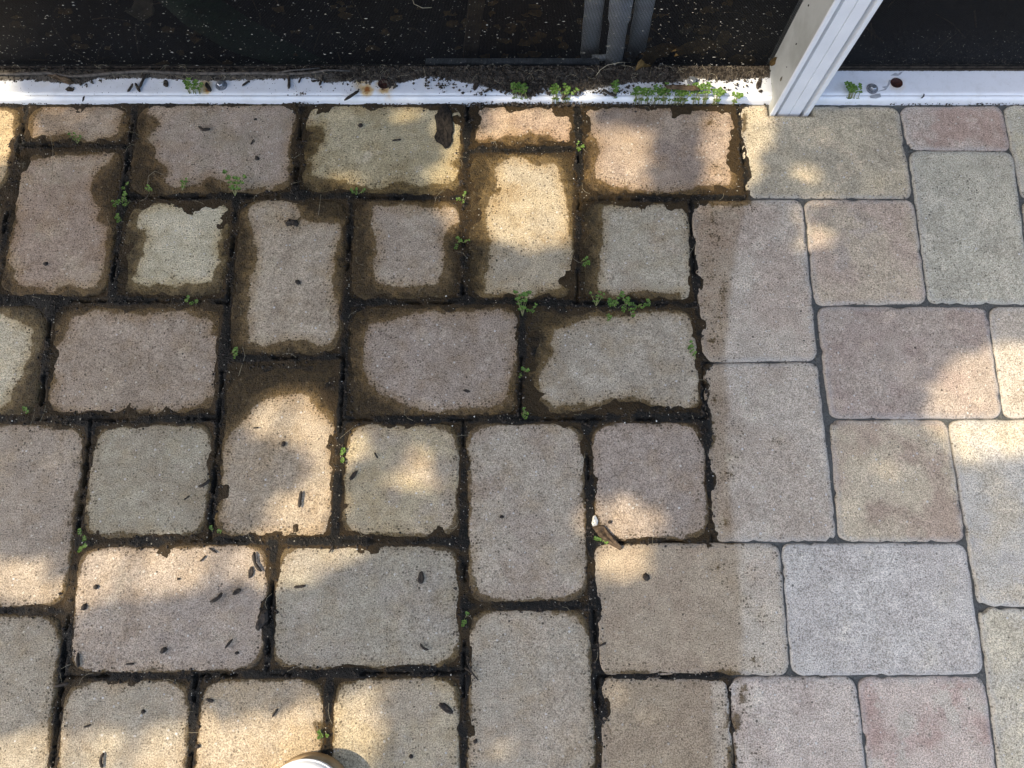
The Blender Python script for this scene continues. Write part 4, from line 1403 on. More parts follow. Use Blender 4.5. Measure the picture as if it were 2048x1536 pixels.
flat_chip('bark_flake', [(892, 203), (898, 215), (904, 226), (906, 245), (908, 262), (904, 272), (906, 280), (899, 294), (890, 298), (884, 290), (872, 283), (868, 274), (873, 262), (872, 248), (869, 232), (877, 222), (884, 207)],
          0.0008, 0.0026, 'char', 'large black crumbly bark flake on the yellowish paver by the rail', 'bark', 1, 0.25)
flat_chip('bark_piece', [(1184, 1054), (1196, 1050), (1207, 1050), (1222, 1066), (1236, 1084), (1245, 1097), (1240, 1101), (1226, 1093), (1208, 1083), (1196, 1072)], 0.001, 0.006, 'bark',
          'rough brown bark piece lying across a joint beside a tiny sprout', 'bark', 2)
flat_chip('bark_strip', [(1330, 172), (1345, 169), (1372, 171), (1395, 175), (1402, 180), (1385, 182), (1350, 179), (1334, 178)], RAIL_T + 0.013, 0.003, 'bark',
          'dark bark strip resting on the green weeds along the rail', 'bark', 3)
flat_chip('bark_piece', [(93, 145), (110, 148), (128, 154), (144, 160), (150, 166), (140, 170), (128, 166), (108, 158), (95, 151)], RAIL_T + 0.001, 0.004, 'bark',
          'brown fibrous bark shred hanging off the dried root', 'bark', 4)
flat_chip('bark_piece', [(131, 179), (138, 173), (149, 178), (146, 183), (135, 183)], RAIL_T, 0.002, 'debris', 'small diamond shaped dark chip on the white rail under the bark shred', 'chip', 5)
flat_chip('mud_clod', [(570, 446), (578, 438), (586, 440), (594, 440), (598, 448), (594, 454), (584, 450), (574, 453)], 0.0005, 0.004, 'debris', 'small dark mud clod on the tall stained paver', 'clod', 6)
flat_chip('pale_pebble', [(1186, 1032), (1190, 1030), (1196, 1042), (1195, 1050), (1186, 1054), (1183, 1046)], 0.0, 0.004, 'grit', 'small cream pebble at the top end of the brown bark piece', 'pebble', 7)

# x, y, length px, angle deg, shape, where
BITS = [
    (410, 964, 26, 40, 'c', 'curled dark bit at the right rim of the greyish square paver, touching the joint'), (375, 995, 13, 40, 'p', 'short dark bit on the greyish square paver, close to its curled neighbour'),
    (602, 996, 32, 86, 'p', 'upright dark rod in the round sun patch of the arched paver'), (428, 1101, 18, -30, 'p', 'slanting dark bit at the upper edge of the sunlit landscape paver'),
    (407, 1116, 15, 50, 'p', 'small dark bit just under the slanting one on the sunlit landscape paver'), (520, 1125, 42, -60, 'c', 'long curved dark bit at the right end of the sunlit landscape paver'),
    (502, 1145, 22, 80, 'f', 'square dark chip below the long curved bit'), (357, 1158, 6, 0, 'd', 'tiny dark dot in the middle of the sunlit band'),
    (192, 1174, 11, 60, 'd', 'dark dot near the sunlit end of the landscape paver'), (434, 1192, 28, 42, 'c', 'curved dark bit on the shadow line of the landscape paver'),
    (474, 1183, 20, 30, 'f', 'dark angular chip right of the curved bit on the shadow line'), (169, 1214, 14, 70, 'd', 'dark dot beside the mud joint at the far end of the landscape paver'),
    (524, 1240, 42, 66, 'f', 'long black shred lying over the joint between two landscape pavers'), (460, 1286, 20, 52, 'p', 'slanted dark bit low on the shaded landscape paver'),
    (328, 1300, 14, 50, 'd', 'round dark crumb alone on the shaded half of the landscape paver'), (158, 1322, 26, -80, 'p', 'upright dark bit in the rounded corner of the landscape paver'),
    (474, 1306, 8, 0, 'd', 'tiny dark crumb under the slanted bit'), (262, 1328, 16, 2, 'p', 'flat thin dark sliver near the lower edge of the landscape paver'),
    (127, 1368, 26, 15, 'p', 'dark sliver lying in the joint crossing beneath the landscape paver'),
    (421, 1401, 15, -20, 'f', 'dark chip at the upper corner of the sunlit square paver near the bottom'), (287, 1423, 9, 0, 'd', 'tiny dark crumb on the square paver in the bottom row'),
    (552, 1424, 17, 56, 'p', 'small dark pellet at the shadow line of the sunlit bottom paver'), (177, 1451, 14, 20, 'p', 'thin dark bit above the sun patch of the bottom square paver'),
    (209, 1522, 26, -82, 'c', 'bent dark bit in the sun at the bottom edge'), (602, 1172, 22, 8, 'p', 'flat dark bit at the left end of the grey landscape paver'),
    (663, 1097, 15, 66, 'p', 'small dark bit in the sunlit upper edge of the grey landscape paver'), (567, 888, 12, 80, 'd', 'dark crumb under the sunlit arch of the mud capped paver'),
    (513, 856, 11, 5, 'p', 'short dark dash at the mud edge of the arched paver'), (395, 1493, 10, 20, 'd', 'dark crumb at the joint beside the sunlit bottom paver'),
    (842, 1157, 26, 84, 'f', 'upright grey brown husk on the grey landscape paver'), (851, 1293, 20, -30, 'c', 'thin curled black fibre bit low on the grey landscape paver'),
    (707, 951, 26, 50, 'f', 'dark chip at the rim of the yellow square paver'), (753, 912, 14, -60, 'p', 'small dark bit high on the yellow square paver'),
    (892, 1418, 32, -32, 'f', 'large dark flake on the cream square paver in the bottom row'), (951, 1482, 9, 60, 'd', 'dark crumb beside the joint of the tall bottom paver'),
    (1206, 1288, 16, 25, 'p', 'small dark bit standing out of the mud joint right of the tall bottom paver'), (1292, 1154, 16, -70, 'd', 'dark crumb near the small sun spot on the wide grey paver'),
    (822, 1513, 9, 0, 'd', 'tiny dark crumb near the bottom of the cream square paver'), (1004, 1034, 9, 0, 'd', 'lone dark crumb in the middle of the tall centre paver'),
    (1220, 1044, 8, 20, 'd', 'dark crumb in the sun spot above the bark piece'), (934, 782, 15, -10, 'f', 'dark chip on the reddish landscape paver ringed by mud'),
    (412, 256, 28, 0, 'v', 'boomerang shaped dark bit on the pinkish landscape paver'), (505, 284, 13, 70, 'p', 'dark pellet on the pinkish landscape paver, right of the boomerang bit'),
    (514, 317, 11, -40, 'd', 'dark crumb below the pellet on the pinkish landscape paver'), (511, 239, 7, 0, 'd', 'tiny black dot high on the pinkish landscape paver'),
    (721, 252, 11, 60, 'd', 'black crumb on the yellowish paver under the rail'), (92, 528, 10, 0, 'd', 'black dot low on the reddish tall paver'),
    (596, 565, 11, -30, 'd', 'dark dot in the middle of the tall stained paver'), (795, 281, 18, 10, 'p', 'thin dark splinter on the yellowish paver'),
    (716, 610, 14, 20, 'p', 'black splinter stuck in the mud crossing'),
]
RBITS = [
    (287, 161, 30, 76, 'p', 'dark rod hanging from the dried root onto the white rail'), (277, 178, 22, -60, 'p', 'dark tapered bit just below the hanging rod on the rail'),
    (332, 167, 20, -62, 'f', 'dark hooked chip on the clean white rail'), (416, 174, 24, -60, 'f', 'rusty dark clump left of the hex screw'),
    (494, 167, 18, 42, 'p', 'slanted dark bit right of the hex screw'), (578, 167, 32, -86, 'p', 'straight black stick hanging down the white rail'),
    (601, 160, 14, 70, 'p', 'short dark bit right of the straight stick'), (629, 162, 12, 10, 'f', 'small black chip in the middle of the four rail bits'),
    (644, 162, 20, 72, 'p', 'dark bit with a curled top next to the black chip'), (261, 175, 20, 70, 'c', 'grey curled shred with a round end on the rail'),
    (706, 191, 34, 38, 'p', 'long dark sliver at the front lip of the rail near the rust spots'), (951, 173, 20, 70, 'f', 'square dark chip on the white rail'),
    (985, 176, 34, 35, 'p', 'dark twig end sticking out of the soil heap on the rail'), (1518, 168, 26, 66, 'f', 'grey husk on the rail beside the post'),
    (1521, 183, 9, 0, 'd', 'tiny grey scrap below the husk beside the post'), (1844, 192, 12, 60, 'c', 'small black hook shaped bit on the clean rail section'),
    (167, 198, 12, 80, 'f', 'black crumb on the front lip of the rail'), (1190, 145, 14, 20, 'p', 'dark splinter in the rail soil under the straw arc'),
    (1135, 188, 30, 45, 'p', 'dark twig propped against the rail in the soil heap'), (1222, 186, 30, -25, 'c', 'curved dark rootlet at the foot of the tall sprout on the rail'),
]


def bit(px, py, L, ang, shp, z, label, seed, scale):
    rg = random.Random(seed)
    c = P(px, py, z)
    L = L * scale
    b = MB()
    if shp in 'pcv':
        n = 7
        pts_, rad = [], []
        r0 = max(0.0010, min(0.0021, L * 0.12))
        bend = {'p': rg.uniform(-.25, .25), 'c': 1.1, 'v': 1.5}[shp]
        h, x, y = -bend / 2, 0.0, 0.0
        for i in range(n):
            pts_.append((x, y, r0 * .7 + rg.uniform(0, .0006) + (0.0012 * math.sin(i / (n - 1) * math.pi) if shp != 'p' else 0)))
            rad.append(r0 * (0.45 if i in (0, n - 1) else rg.uniform(.8, 1.15)))
            x += L / (n - 1) * math.cos(h)
            y += L / (n - 1) * math.sin(h)
            h += bend / (n - 1) * (1 if shp != 'v' else (3 if i == 2 else .3))
        mx, my = x / 2, y / 2
        b.tube([(p[0] - mx, p[1] - my, p[2]) for p in pts_], rad, 7, 0.8)
    elif shp == 'f':
        n = 9
        v = []
        asp = rg.uniform(.36, .5)
        o_ = [(L / 2 * math.cos(2 * math.pi * k / n) * rg.uniform(.75, 1.15), L / 2 * asp * math.sin(2 * math.pi * k / n) * rg.uniform(.7, 1.3)) for k in range(n)]
        th = max(.0011, L * .12)
        v = [(x, y, 0.0002 + rg.uniform(0, .0006)) for x, y in o_] + [(x * .6, y * .6, th * rg.uniform(.7, 1.3)) for x, y in o_] + [(0, 0, th * .7)]
        f = [tuple(range(n))[::-1]] + [(k, (k + 1) % n, n + (k + 1) % n, n + k) for k in range(n)] + [(n + k, n + (k + 1) % n, 2 * n) for k in range(n)]
        b.add(v, f)
    else:
        n = 7
        r = L / 2
        v = []
        for (k, zz) in ((1, .0), (.95, .5), (.5, .95)):
            for i in range(n):
                j = rg.uniform(.75, 1.2)
                v.append((r * k * j * math.cos(2 * math.pi * i / n), r * .8 * k * j * math.sin(2 * math.pi * i / n), r * zz * .8))
        f = [(j * n + i, j * n + (i + 1) % n, (j + 1) * n + (i + 1) % n, (j + 1) * n + i) for j in range(2) for i in range(n)] + [tuple(2 * n + i for i in range(n))]
        b.add(v, f)
    o = b.build({'p': 'plant_bit', 'c': 'plant_bit', 'v': 'plant_bit', 'f': 'debris_chip', 'd': 'debris_crumb'}[shp], M['debris'], smooth=shp != 'f', loc=c)
    o.rotation_euler = (0, 0, math.radians(ang))
    tag(o, label, 'debris', 'dark plant bits scattered on the patio')
    return o


for i, (x, y, L, a, s, lb) in enumerate(BITS):
    bit(x, y, L, a, s, 0.0006, lb, 100 + i, 0.00064 if y > 600 else 0.0007)
for i, (x, y, L, a, s, lb) in enumerate(RBITS):
    bit(x, y, L, a, s, RAIL_T + 0.0002, lb, 300 + i, 0.00074)
# forked twig in the centre joint
c = P(930, 1335, 0.002)
b = MB()
b.tube([(0, 0, 0), (0.008, -0.005, .002), (0.016, -0.014, .001)], [.0014, .0012, .0007], 6)
b.tube([(0.008, -0.005, .002), (0.003, 0.006, .003), (0.006, 0.012, .002)], [.001, .0009, .0005], 6)
tag(b.build('forked_twig', M['debris'], smooth=True, loc=c), 'forked black twig sticking out of the centre joint mud', 'twig')
# bits on the post side
for i, (py, off, s, lb) in enumerate([(158, 0.022, .0045, 'small olive brown leaf scrap stuck on the grey side of the post'), (88, 0.031, .0016, 'black speck halfway up the grey side of the post'),
                                      (11, 0.050, .0019, 'black drip mark high on the grey side of the post'), (134, 0.024, .0010, 'tiny black dot above the leaf scrap on the post side')]):
    Yp = POST_Y0 + off
    # find the height at which this row of the picture meets the side plane
    v_ = (768.0 - py) / FOC
    k = Yp / (v_ * CT + ST)
    zc = CAM_H - (CT - v_ * ST) * k
    n = 8
    rg = random.Random(i + 50)
    o_ = [(s * .55 * math.cos(2 * math.pi * q / n) * rg.uniform(.7, 1.2), s * math.sin(2 * math.pi * q / n) * rg.uniform(.8, 1.2)) for q in range(n)]
    b = MB()
    b.add([(0, y, z) for y, z in o_] + [(-0.0009, y * .7, z * .7) for y, z in o_], [(q, (q + 1) % n, n + (q + 1) % n, n + q) for q in range(n)] + [tuple(n + q for q in range(n))])
    o = b.build('leaf_scrap' if i == 0 else 'dirt_speck', M['greyleaf' if i == 0 else 'debris'], loc=(POST_X0, Yp, zc))
    tag(o, lb, 'debris')

# ------------------------------------------------------------------ weeds
LEAF = [(0, 0), (0.30, 0.22), (0.62, 0.30), (0.92, 0.17), (1.0, 0.0), (0.92, -0.17), (0.62, -0.30), (0.30, -0.22)]


def add_leaf(b, p, d, size, up=0.3, width=1.0):
    d = Vector(d).normalized()
    s = d.cross(Vector((0, 0, 1)))
    if s.length < 1e-3:
        s = Vector((1, 0, 0))
    s.normalize()
    u = s.cross(d).normalized()
    v = [Vector(p) + d * (x * size) + s * (y * size * width) + u * (size * (0.16 * abs(y) / 0.3 + 0.10 * math.sin(x * 3))) for x, y in LEAF]
    mid = [Vector(p) + d * (x * size) + u * (size * 0.10 * math.sin(x * 3)) for x in (0.33, 0.66)]
    v += mid
    b.add(v, [(0, 8, 1), (1, 8, 9, 2), (2, 9, 4, 3), (0, 7, 8), (7, 6, 9, 8), (6, 5, 4, 9)])


def weed(px, py, size_px, n, z, label, seed, lean=(0, 1), spread=1.0, form='sprig', scale=0.00068):
    rg = random.Random(seed)
    base = P(px, py, z)
    H = size_px * scale * (0.70 if py > 215 else 0.54)
    n = n if py > 215 else int(n * 2.0)
    e = empty('weed_sprout', base)
    tag(e, label, 'weed', 'small green weeds in the joints')
    st, lf = MB(), MB()
    for k in range(n):
        if form == 'sprig':
            a = math.atan2(lean[1], lean[0]) + rg.uniform(-.75, .75) * spread
            L = H * rg.uniform(.65, 1.0)
        else:
            a = rg.uniform(0, 6.28)
            L = H * rg.uniform(.3, .62)
        ox, oy = (rg.uniform(-.3, .3) * H * spread, rg.uniform(-.12, .12) * H) if form != 'sprig' else (0, 0)
        rise = L * rg.uniform(.35, .7)
        if py <= 215:
            ox += rg.uniform(-.55, .55) * H * spread * (1 if n > 8 else .25)
            rise = L * rg.uniform(.3, .6) + 0.0
        climb = RAIL_T + 0.001 if py <= 215 else 0.0
        pts_ = [Vector((ox, oy, 0)) + Vector((math.cos(a) * L * t, math.sin(a) * L * t, climb * min(1, t * 4) + rise * t ** .8 - rise * .15 * t * t)) for t in ((0, .35, .7, 1) if py > 215 else (0, .12, .4, .75, 1))]
        st.tube(pts_, [.00045, .0004, .00035, .0003, .00025][:len(pts_)], 5)
        ls = max(.0027 if py > 215 else .0038, min(.0046, H * .15))
        for t in range(1, len(pts_)):
            for sgn in (-1, 1):
                if rg.random() < .88:
                    da = a + sgn * rg.uniform(.7, 1.3)
                    add_leaf(lf, pts_[t], (math.cos(da), math.sin(da), rg.uniform(.0, .5)), ls * rg.uniform(.75, 1.2), width=rg.uniform(1.1, 1.5))
        for j in range(3):
            da = a + rg.uniform(-1.2, 1.2)
            add_leaf(lf, pts_[-1], (math.cos(da), math.sin(da), rg.uniform(.1, .7)), ls * rg.uniform(.8, 1.25), width=1.3)
    st.build('stem', M['stem'], e, True)
    o = lf.build('leaf', M['weed'], e, False)
    o['kind'] = 'stuff'
    return e


Z0 = 0.0
WEEDS = [
    (470, 392, 62, 5, 0.0, 'branching green weed rising over the pinkish paver from a joint crossing', (0, 1), .8, 'sprig'),
    (155, 287, 30, 3, 0.0, 'small weed in the joint under the first half paver', (0, 1), 1, 'sprig'), (365, 382, 34, 4, 0.0, 'low weed in the joint between the pinkish and cream pavers', (0, 1), 1.2, 'sprig'),
    (255, 402, 46, 6, 0.0, 'bushy weed at the joint corner of the cream square paver', (0, 1), 1.5, 'tuft'), (240, 440, 26, 3, 0.0, 'tiny weed below the bushy one in the upright joint', (0, 1), 1, 'tuft'),
    (293, 383, 26, 3, 0.0, 'small weed right of the bushy corner weed', (0, 1), 1, 'tuft'), (250, 372, 20, 2, 0.0, 'single sprout above the bushy corner weed', (0, 1), 1, 'tuft'),
    (712, 388, 34, 4, 0.0, 'pale weed in the joint under the yellowish paver', (0, 1), 1, 'tuft'), (924, 397, 26, 3, 0.0, 'bright sprout at the corner of the yellowish paver', (0, 1), 1, 'tuft'),
    (920, 484, 32, 4, 0.0, 'small weed on the brown stained joint between two stained pavers', (0, 1), 1, 'tuft'), (1168, 524, 30, 4, 0.0, 'small weed on the muddy joint left of the grey green square paver', (0, 1), 1, 'tuft'),
    (468, 708, 36, 4, 0.0, 'grey green weed in the mud beside the tall stained paver', (0, 1), 1.2, 'tuft'), (370, 602, 18, 2, 0.0, 'tiny pair of seed leaves in the mud under the cream paver', (0, 1), 1, 'tuft'),
    (389, 604, 16, 2, 0.0, 'tiny sprout just right of the seed leaf pair', (0, 1), 1, 'tuft'), (1045, 632, 62, 6, 0.0, 'tall dense weed at the joint crossing in the middle of the patio', (0, 1), .6, 'sprig'),
    (1062, 618, 22, 3, 0.0, 'pale sprout close beside the tall middle weed', (1, .3), 1, 'tuft'), (1192, 612, 36, 4, 0.0, 'first weed of the muddy row under the square paver, with pale stems', (0, 1), 1, 'sprig'),
    (1240, 612, 54, 8, 0.0, 'brightest and fullest weed of the muddy row', (0, 1), 1.3, 'tuft'), (1272, 610, 30, 4, 0.0, 'small weed right of the fullest one in the muddy row', (0, 1), 1, 'tuft'),
    (1296, 606, 26, 3, 0.0, 'last little weed of the muddy row', (0, 1), 1, 'tuft'), (1212, 628, 22, 2, 0.0, 'tiny sprout below the fullest weed of the muddy row', (0, -1), 1, 'sprig'),
    (1392, 718, 46, 3, 0.0, 'bright moss green streak of weed at the rim of a clean grey paver', (-.5, 1), .25, 'sprig'), (1046, 744, 22, 3, 0.0, 'pale tiny weed in the mud between the two landscape pavers', (0, 1), 1, 'tuft'),
    (1046, 826, 28, 3, 0.0, 'small weed at the lower end of the wide mud joint', (0, 1), 1, 'tuft'), (55, 824, 26, 3, 0.0, 'small weed at the joint in the outer column by the mud', (0, 1), 1, 'tuft'),
    (168, 1070, 26, 3, 0.0, 'upper of two sprouts in the upright joint beside the square paver', (0, 1), 1, 'tuft'), (163, 1096, 26, 3, 0.0, 'lower of two sprouts in the upright joint beside the square paver', (0, 1), 1, 'tuft'),
    (430, 1062, 22, 2, 0.0, 'thin sprout at the joint crossing above the landscape paver', (0, 1), 1, 'tuft'), (684, 910, 26, 3, 0.0, 'bright sprout in the joint left of the yellow square paver', (0, 1), 1, 'tuft'),
    (930, 1237, 26, 3, 0.0, 'sprout at the crossing above the tall bottom paver', (0, 1), 1, 'tuft'), (648, 1466, 20, 3, 0.0, 'bright tiny sprout in the joint near the shoe', (0, 1), 1, 'tuft'),
    (1196, 1078, 28, 3, 0.001, 'tiny yellow green sprout under the brown bark piece', (0, 1), 1, 'tuft'), (1158, 294, 24, 3, 0.0, 'sprout in the joint beside the orange half paver', (0, 1), 1, 'tuft'),
    (395, 200, 44, 6, 0.002, 'fresh weed growing up in front of the white rail', (0, 1), 1.0, 'sprig'), (1042, 206, 44, 6, 0.002, 'weed in the soil heap against the rail', (0, 1), 1.2, 'sprig'),
    (1120, 208, 44, 6, 0.002, 'yellow green weed at the rail foot over the orange half paver', (0, 1), 1.3, 'sprig'), (1229, 206, 52, 4, 0.002, 'slender upright weed in front of the rail', (0, 1), .3, 'sprig'),
    (1280, 209, 34, 6, 0.002, 'dense weed where the green row along the rail begins', (0, 1), 1.5, 'sprig'), (1312, 209, 46, 7, 0.002, 'dense weed left of the bark strip on the rail', (0, 1), 1.5, 'sprig'),
    (1352, 210, 38, 8, 0.002, 'dense weed right under the bark strip on the rail', (0, 1), 1.5, 'sprig'), (1396, 209, 50, 7, 0.002, 'weed under the hex screw in the green row', (.2, 1), 1.3, 'sprig'),
    (1432, 210, 34, 5, 0.002, 'loose weed right of the hex screw', (.4, 1), 1.0, 'sprig'), (1466, 211, 24, 3, 0.002, 'last weed of the green row before the post', (.4, 1), 1.2, 'sprig'),
    (1702, 206, 46, 6, 0.002, 'dark green weed on the clean rail between the post and the screw', (0, 1), .9, 'sprig'),
]
for i, (x, y, s, n, z, lb, lean, sp, form) in enumerate(WEEDS):
    w0 = P(x, y)
    weed(x, y, s, n, max(z, mud_z(w0[0], w0[1])), lb, 500 + i, lean, sp, form)

# ------------------------------------------------------------------ shoe tip at the bottom edge
tip = P(620, 1510, 0.018)
e = empty('shoe', (tip[0], tip[1], 0))
tag(e, 'white shoe with a tan sole, only its rounded toe reaching in', 'shoe')


def shoe_outline(grow, n=40):
    pts_ = []
    L, Wt, Wh = 0.285, 0.050, 0.036
    for k in range(n):
        a = 2 * math.pi * k / n
        y = math.sin(a)
        if y > 0:
            px_, py_ = Wt * math.cos(a), -0.052 + 0.052 * y
        else:
            m = -y
            wd = Wt + (Wh - Wt) * min(1, m * 1.2)
            px_, py_ = wd * math.cos(a) * 1.0, -0.052 - (L - 0.052) * m
        c = math.hypot(px_, py_ + L / 2)
        pts_.append((px_ * (1 + grow / .05), (py_ + L / 2) * (1 + grow / (L / 2)) - L / 2))
    return pts_


def loft(name, rings, mat, parent):
    n = len(rings[0])
    v = [q for r in rings for q in r]
    f = [(j * n + k, j * n + (k + 1) % n, (j + 1) * n + (k + 1) % n, (j + 1) * n + k) for j in range(len(rings) - 1) for k in range(n)]
    f.append(tuple((len(rings) - 1) * n + k for k in range(n)))
    return link(name, mesh(name, v, f, True), M[mat], parent)


loft('sole', [[(x, y, z) for x, y in shoe_outline(g_)] for g_, z in ((-.002, 0.0008), (0.0, 0.003), (0.0, 0.018), (-.0015, 0.020), (-.006, 0.0205))], 'sole', e)
loft('upper', [[(x, y, z) for x, y in shoe_outline(g_)] for g_, z in ((-.0035, 0.0205), (-.0022, 0.024), (-.0018, 0.030), (-.0028, 0.0345), (-.007, 0.0375), (-.016, 0.0390))], 'shoe', e)
b = MB()
oc = shoe_outline(-.0015)
b.tube([(x, y, 0.0325) for x, y in oc] + [(oc[0][0], oc[0][1], 0.0325)], 0.0012, 6)
b.build('toe_welt', M['shoe'], e, True)
b = MB()
for k in range(5):
    y = -0.115 - k * 0.018
    b.tube([(-.022, y, .040), (0, y + .004, .046), (.022, y, .040)], .0022, 6)
b.build('lace', M['shoe'], e, True)
loft('tongue', [[(x * .5, y * .35 - .10, z) for x, y in shoe_outline(-.008)] for z in (0.036, 0.041, 0.043)], 'shoe', e)

# ------------------------------------------------------------------ the tree whose gaps let the sun through
# sunlit patches on the ground, in pixels, with how much of the sun gets through
PATCH = [
    ([(1005, 222), (1152, 212), (1160, 300), (1150, 400), (1150, 475), (1060, 492), (960, 462), (905, 452), (880, 425), (868, 380), (895, 310), (955, 285)], 1.0),
    ([(1168, 268), (1288, 262), (1290, 378), (1172, 385)], 1.0), ([(1412, 205), (1545, 205), (1530, 300), (1490, 400), (1415, 392)], 1.0),
    ([(1640, 265), (1685, 270), (1650, 340), (1600, 385), (1590, 360)], 0.5), ([(1560, 392), (1720, 400), (1730, 500), (1640, 530), (1510, 480)], 0.35),
    ([(1850, 842), (1880, 760), (1940, 715), (2060, 690), (2300, 690), (2300, 880), (2060, 905), (1900, 900), (1890, 845)], 1.0),
    ([(1675, 900), (1800, 890), (1800, 1040), (1690, 1070)], 0.35), ([(-300, 150), (45, 160), (48, 300), (-300, 380)], 1.0), ([(50, 200), (240, 205), (130, 240), (60, 260)], 0.6),
    ([(495, 870), (520, 800), (600, 780), (660, 800), (675, 880), (630, 905), (590, 885), (530, 850)], 0.9),
    ([(520, 1075), (560, 1005), (620, 960), (680, 945), (675, 1080)], 1.0), ([(710, 865), (900, 860), (905, 965), (850, 975), (760, 995), (735, 1065), (690, 1065)], 0.6),
    ([(1186, 1005), (1280, 1010), (1300, 1065), (1290, 1150), (1195, 1155)], 1.0), ([(1085, 1030), (1170, 1020), (1175, 1140), (1100, 1130)], 0.5),
    ([(158, 1205), (165, 1112), (350, 1098), (535, 1098), (540, 1125), (440, 1150), (330, 1185)], 1.0), ([(540, 1085), (720, 1085), (640, 1140), (550, 1170)], 0.9),
    ([(-200, 1120), (150, 1120), (140, 1210), (-200, 1210)], 0.75), ([(110, 1475), (375, 1470), (385, 1700), (-100, 1700), (-100, 1510)], 0.9),
    ([(400, 1450), (560, 1440), (655, 1420), (730, 1410), (750, 1480), (720, 1700), (400, 1700)], 0.9), ([(940, 1490), (1200, 1490), (1200, 1700), (940, 1700)], 0.5),
    ([(1210, 1365), (1300, 1370), (1290, 1430), (1215, 1430)], 0.5), ([(865, 405), (925, 405), (925, 450), (880, 460)], 0.7), ([(1395, 140), (1545, 140), (1540, 205), (1395, 205)], 0.9),
    ([(1130, 170), (1220, 170), (1220, 206), (1130, 206)], 0.6), ([(640, 210), (930, 210), (900, 380), (660, 380)], 0.30), ([(1580, 250), (1790, 230), (1800, 385), (1580, 385)], 0.05), ([(1400, 420), (1600, 400), (1610, 540), (1480, 520)], 0.2), ([(680, 1375), (780, 1375), (760, 1440), (680, 1440)], 0.4),
    ([(960, 850), (1160, 850), (1160, 960), (960, 960)], 0.12),
]
PATCH = [(Pa(p), s) for p, s in PATCH]
T_BASE = Vector((-2.9, -2.3, -0.045))
tree = empty('shade_tree', T_BASE)
tag(tree, 'leafy shade tree overhanging the patio from the sunny side', 'tree')
b = MB()
top = SUN_DIR * 2.9 + Vector((0.1, 0.3, 0))
crown_c = top
b.tube([(0, 0, 0), (0.05, 0.05, 0.8), (0.02, 0.25, 1.7), (0.25, 0.7, 2.6), (0.5, 1.1, 3.2)], [.10, .085, .07, .05, .03], 10)
b.build('trunk', M['trunk'], tree, True)
for k, tgt in enumerate([(1.0, 2.9, 2.3), (0.5, 3.0, 2.6), (1.5, 2.2, 1.9), (0.9, 2.2, 2.6)]):
    b = MB()
    s_ = Vector((0.1 + .1 * k, 0.4 + .15 * k, 2.0 + .2 * k))
    t = Vector(tgt)
    b.tube([s_, s_.lerp(t, .5) + Vector((0, 0, .12)), t], [.012, .007, .003], 6)
    b.build('branch', M['trunk'], tree, True)

us = SUN_DIR.orthogonal().normalized()
vs = SUN_DIR.cross(us).normalized()
gpts, dist = [], []
cell = 0.030
for layer in range(7):
    for gxk in np.arange(-1.05, 1.05, cell):
        for gyk in np.arange(-0.75, 1.25, cell):
            gpts.append((gxk + RNG.uniform(-.5, .5) * cell, gyk + RNG.uniform(-.5, .5) * cell))
            dist.append(1.8 + 0.27 * layer + RNG.uniform(0, .3))
gpts = np.array(gpts)
dist = np.array(dist)
keep = np.ones(len(gpts), bool)
for poly, s in PATCH:
    sd = sdf_poly(gpts, poly)
    if s >= 0.85:
        keep &= ~(sd < 0.021)
    else:
        inside = sd < 0.012
        cellrand = vnoise(gpts[:, 0], gpts[:, 1], 30, 55) * 0.6 + RNG.random(len(gpts)) * 0.4
        keep &= ~(inside & (cellrand < 0.30 + 0.62 * s))
gpts, dist = gpts[keep], dist[keep]
SD = np.array(SUN_DIR)
cen = np.column_stack([gpts, np.zeros(len(gpts))]) + SD[None] * dist[:, None]
m = len(cen)
ang = RNG.uniform(0, 2 * np.pi, m)
U, W_ = np.array(us), np.array(vs)
tl = RNG.normal(0, 0.35, (m, 2))
ax = U[None] * np.cos(ang)[:, None] + W_[None] * np.sin(ang)[:, None] + SD[None] * tl[:, :1]
bx2 = -U[None] * np.sin(ang)[:, None] + W_[None] * np.cos(ang)[:, None] + SD[None] * tl[:, 1:]
Ls = RNG.uniform(0.022, 0.030, m)[:, None]
Ws = Ls * 0.62
T0 = np.array(T_BASE)
shape6 = [(-1, 0), (-.45, -.8), (.35, -.85), (1, 0), (.35, .85), (-.45, .8)]
vv = np.stack([cen + ax * Ls * a_ + bx2 * Ws * b_ - T0 for a_, b_ in shape6], 1).reshape(-1, 3)
ff = (np.arange(m)[:, None] * 6 + np.arange(6)[None]).astype(np.int32)
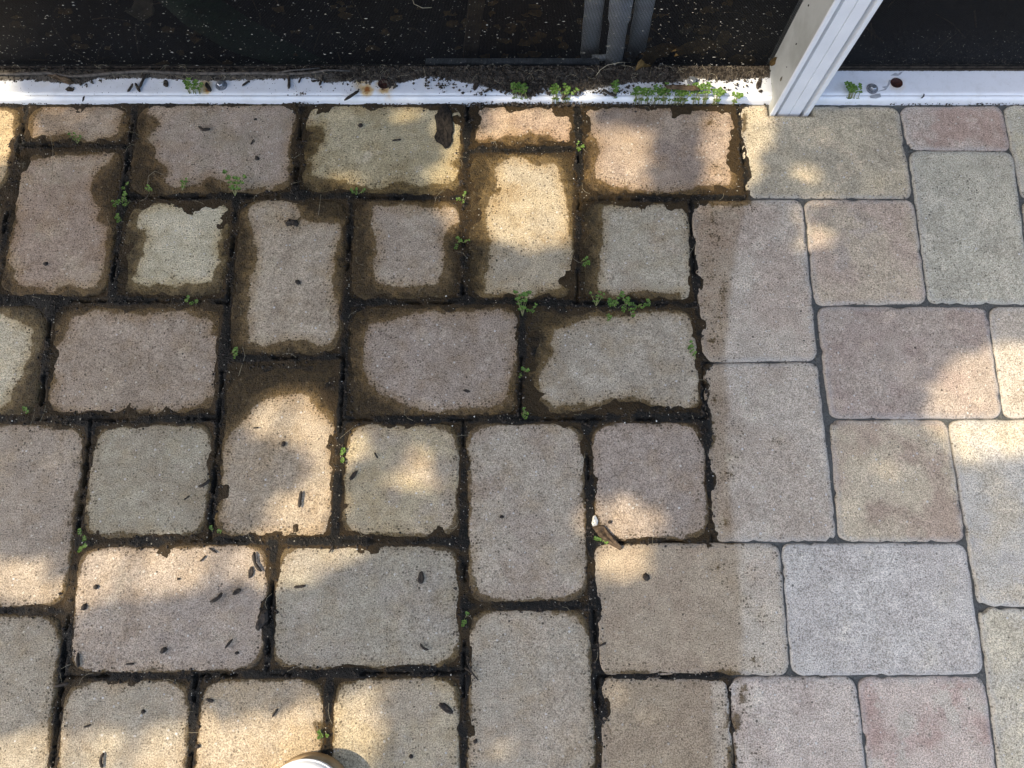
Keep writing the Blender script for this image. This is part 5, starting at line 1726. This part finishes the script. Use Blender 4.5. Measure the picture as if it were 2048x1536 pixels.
me = bpy.data.meshes.new('foliage')
me.vertices.add(len(vv))
me.vertices.foreach_set('co', vv.astype(np.float32).ravel())
me.loops.add(m * 6)
me.loops.foreach_set('vertex_index', ff.ravel())
me.polygons.add(m)
me.polygons.foreach_set('loop_start', np.arange(0, m * 6, 6, dtype=np.int32))
me.update(calc_edges=True)
o = link('foliage', me, M['foliage'], tree)
o['kind'] = 'stuff'

# ------------------------------------------------------------------ unseen dense planting, added to block sky and darken the bed
added_hedge = empty('added_hedge', (0, 1.6, -0.03))
tag(added_hedge, 'unseen dense planting added to shade the soil behind the screen', 'added_hedge')
m = 9000
hp = np.column_stack([RNG.uniform(-2.2, 2.2, m), RNG.uniform(-0.45, 0.5, m), RNG.uniform(0.25, 1.9, m)])
hp[:, 1] -= 0.35 * np.clip((hp[:, 2] - 0.9), 0, 1) * (RNG.random(m) < 0.6)
d1 = RNG.normal(0, 1, (m, 3))
d1 /= np.linalg.norm(d1, axis=1)[:, None]
d2 = np.cross(d1, RNG.normal(0, 1, (m, 3)))
d2 /= np.linalg.norm(d2, axis=1)[:, None]
Ls = RNG.uniform(0.04, 0.065, m)[:, None]
vv = np.stack([hp + d1 * Ls * a_ + d2 * Ls * 0.6 * b_ for a_, b_ in shape6], 1).reshape(-1, 3)
hm = bpy.data.meshes.new('added_hedge_foliage')
hm.vertices.add(len(vv))
hm.vertices.foreach_set('co', vv.astype(np.float32).ravel())
hm.loops.add(m * 6)
hm.loops.foreach_set('vertex_index', np.arange(m * 6, dtype=np.int32))
hm.polygons.add(m)
hm.polygons.foreach_set('loop_start', np.arange(0, m * 6, 6, dtype=np.int32))
hm.update(calc_edges=True)
o = link('foliage', hm, M['foliage'], added_hedge)
o['kind'] = 'stuff'
b = MB()
for k in range(9):
    b.tube([(-2 + k * .5, 0.1, 0), (-2 + k * .5 + .05, 0.05, .5), (-2 + k * .5, 0.1, 1.4)], [.02, .016, .008], 6)
b.build('stem', M['trunk'], added_hedge, True)['kind'] = 'stuff'
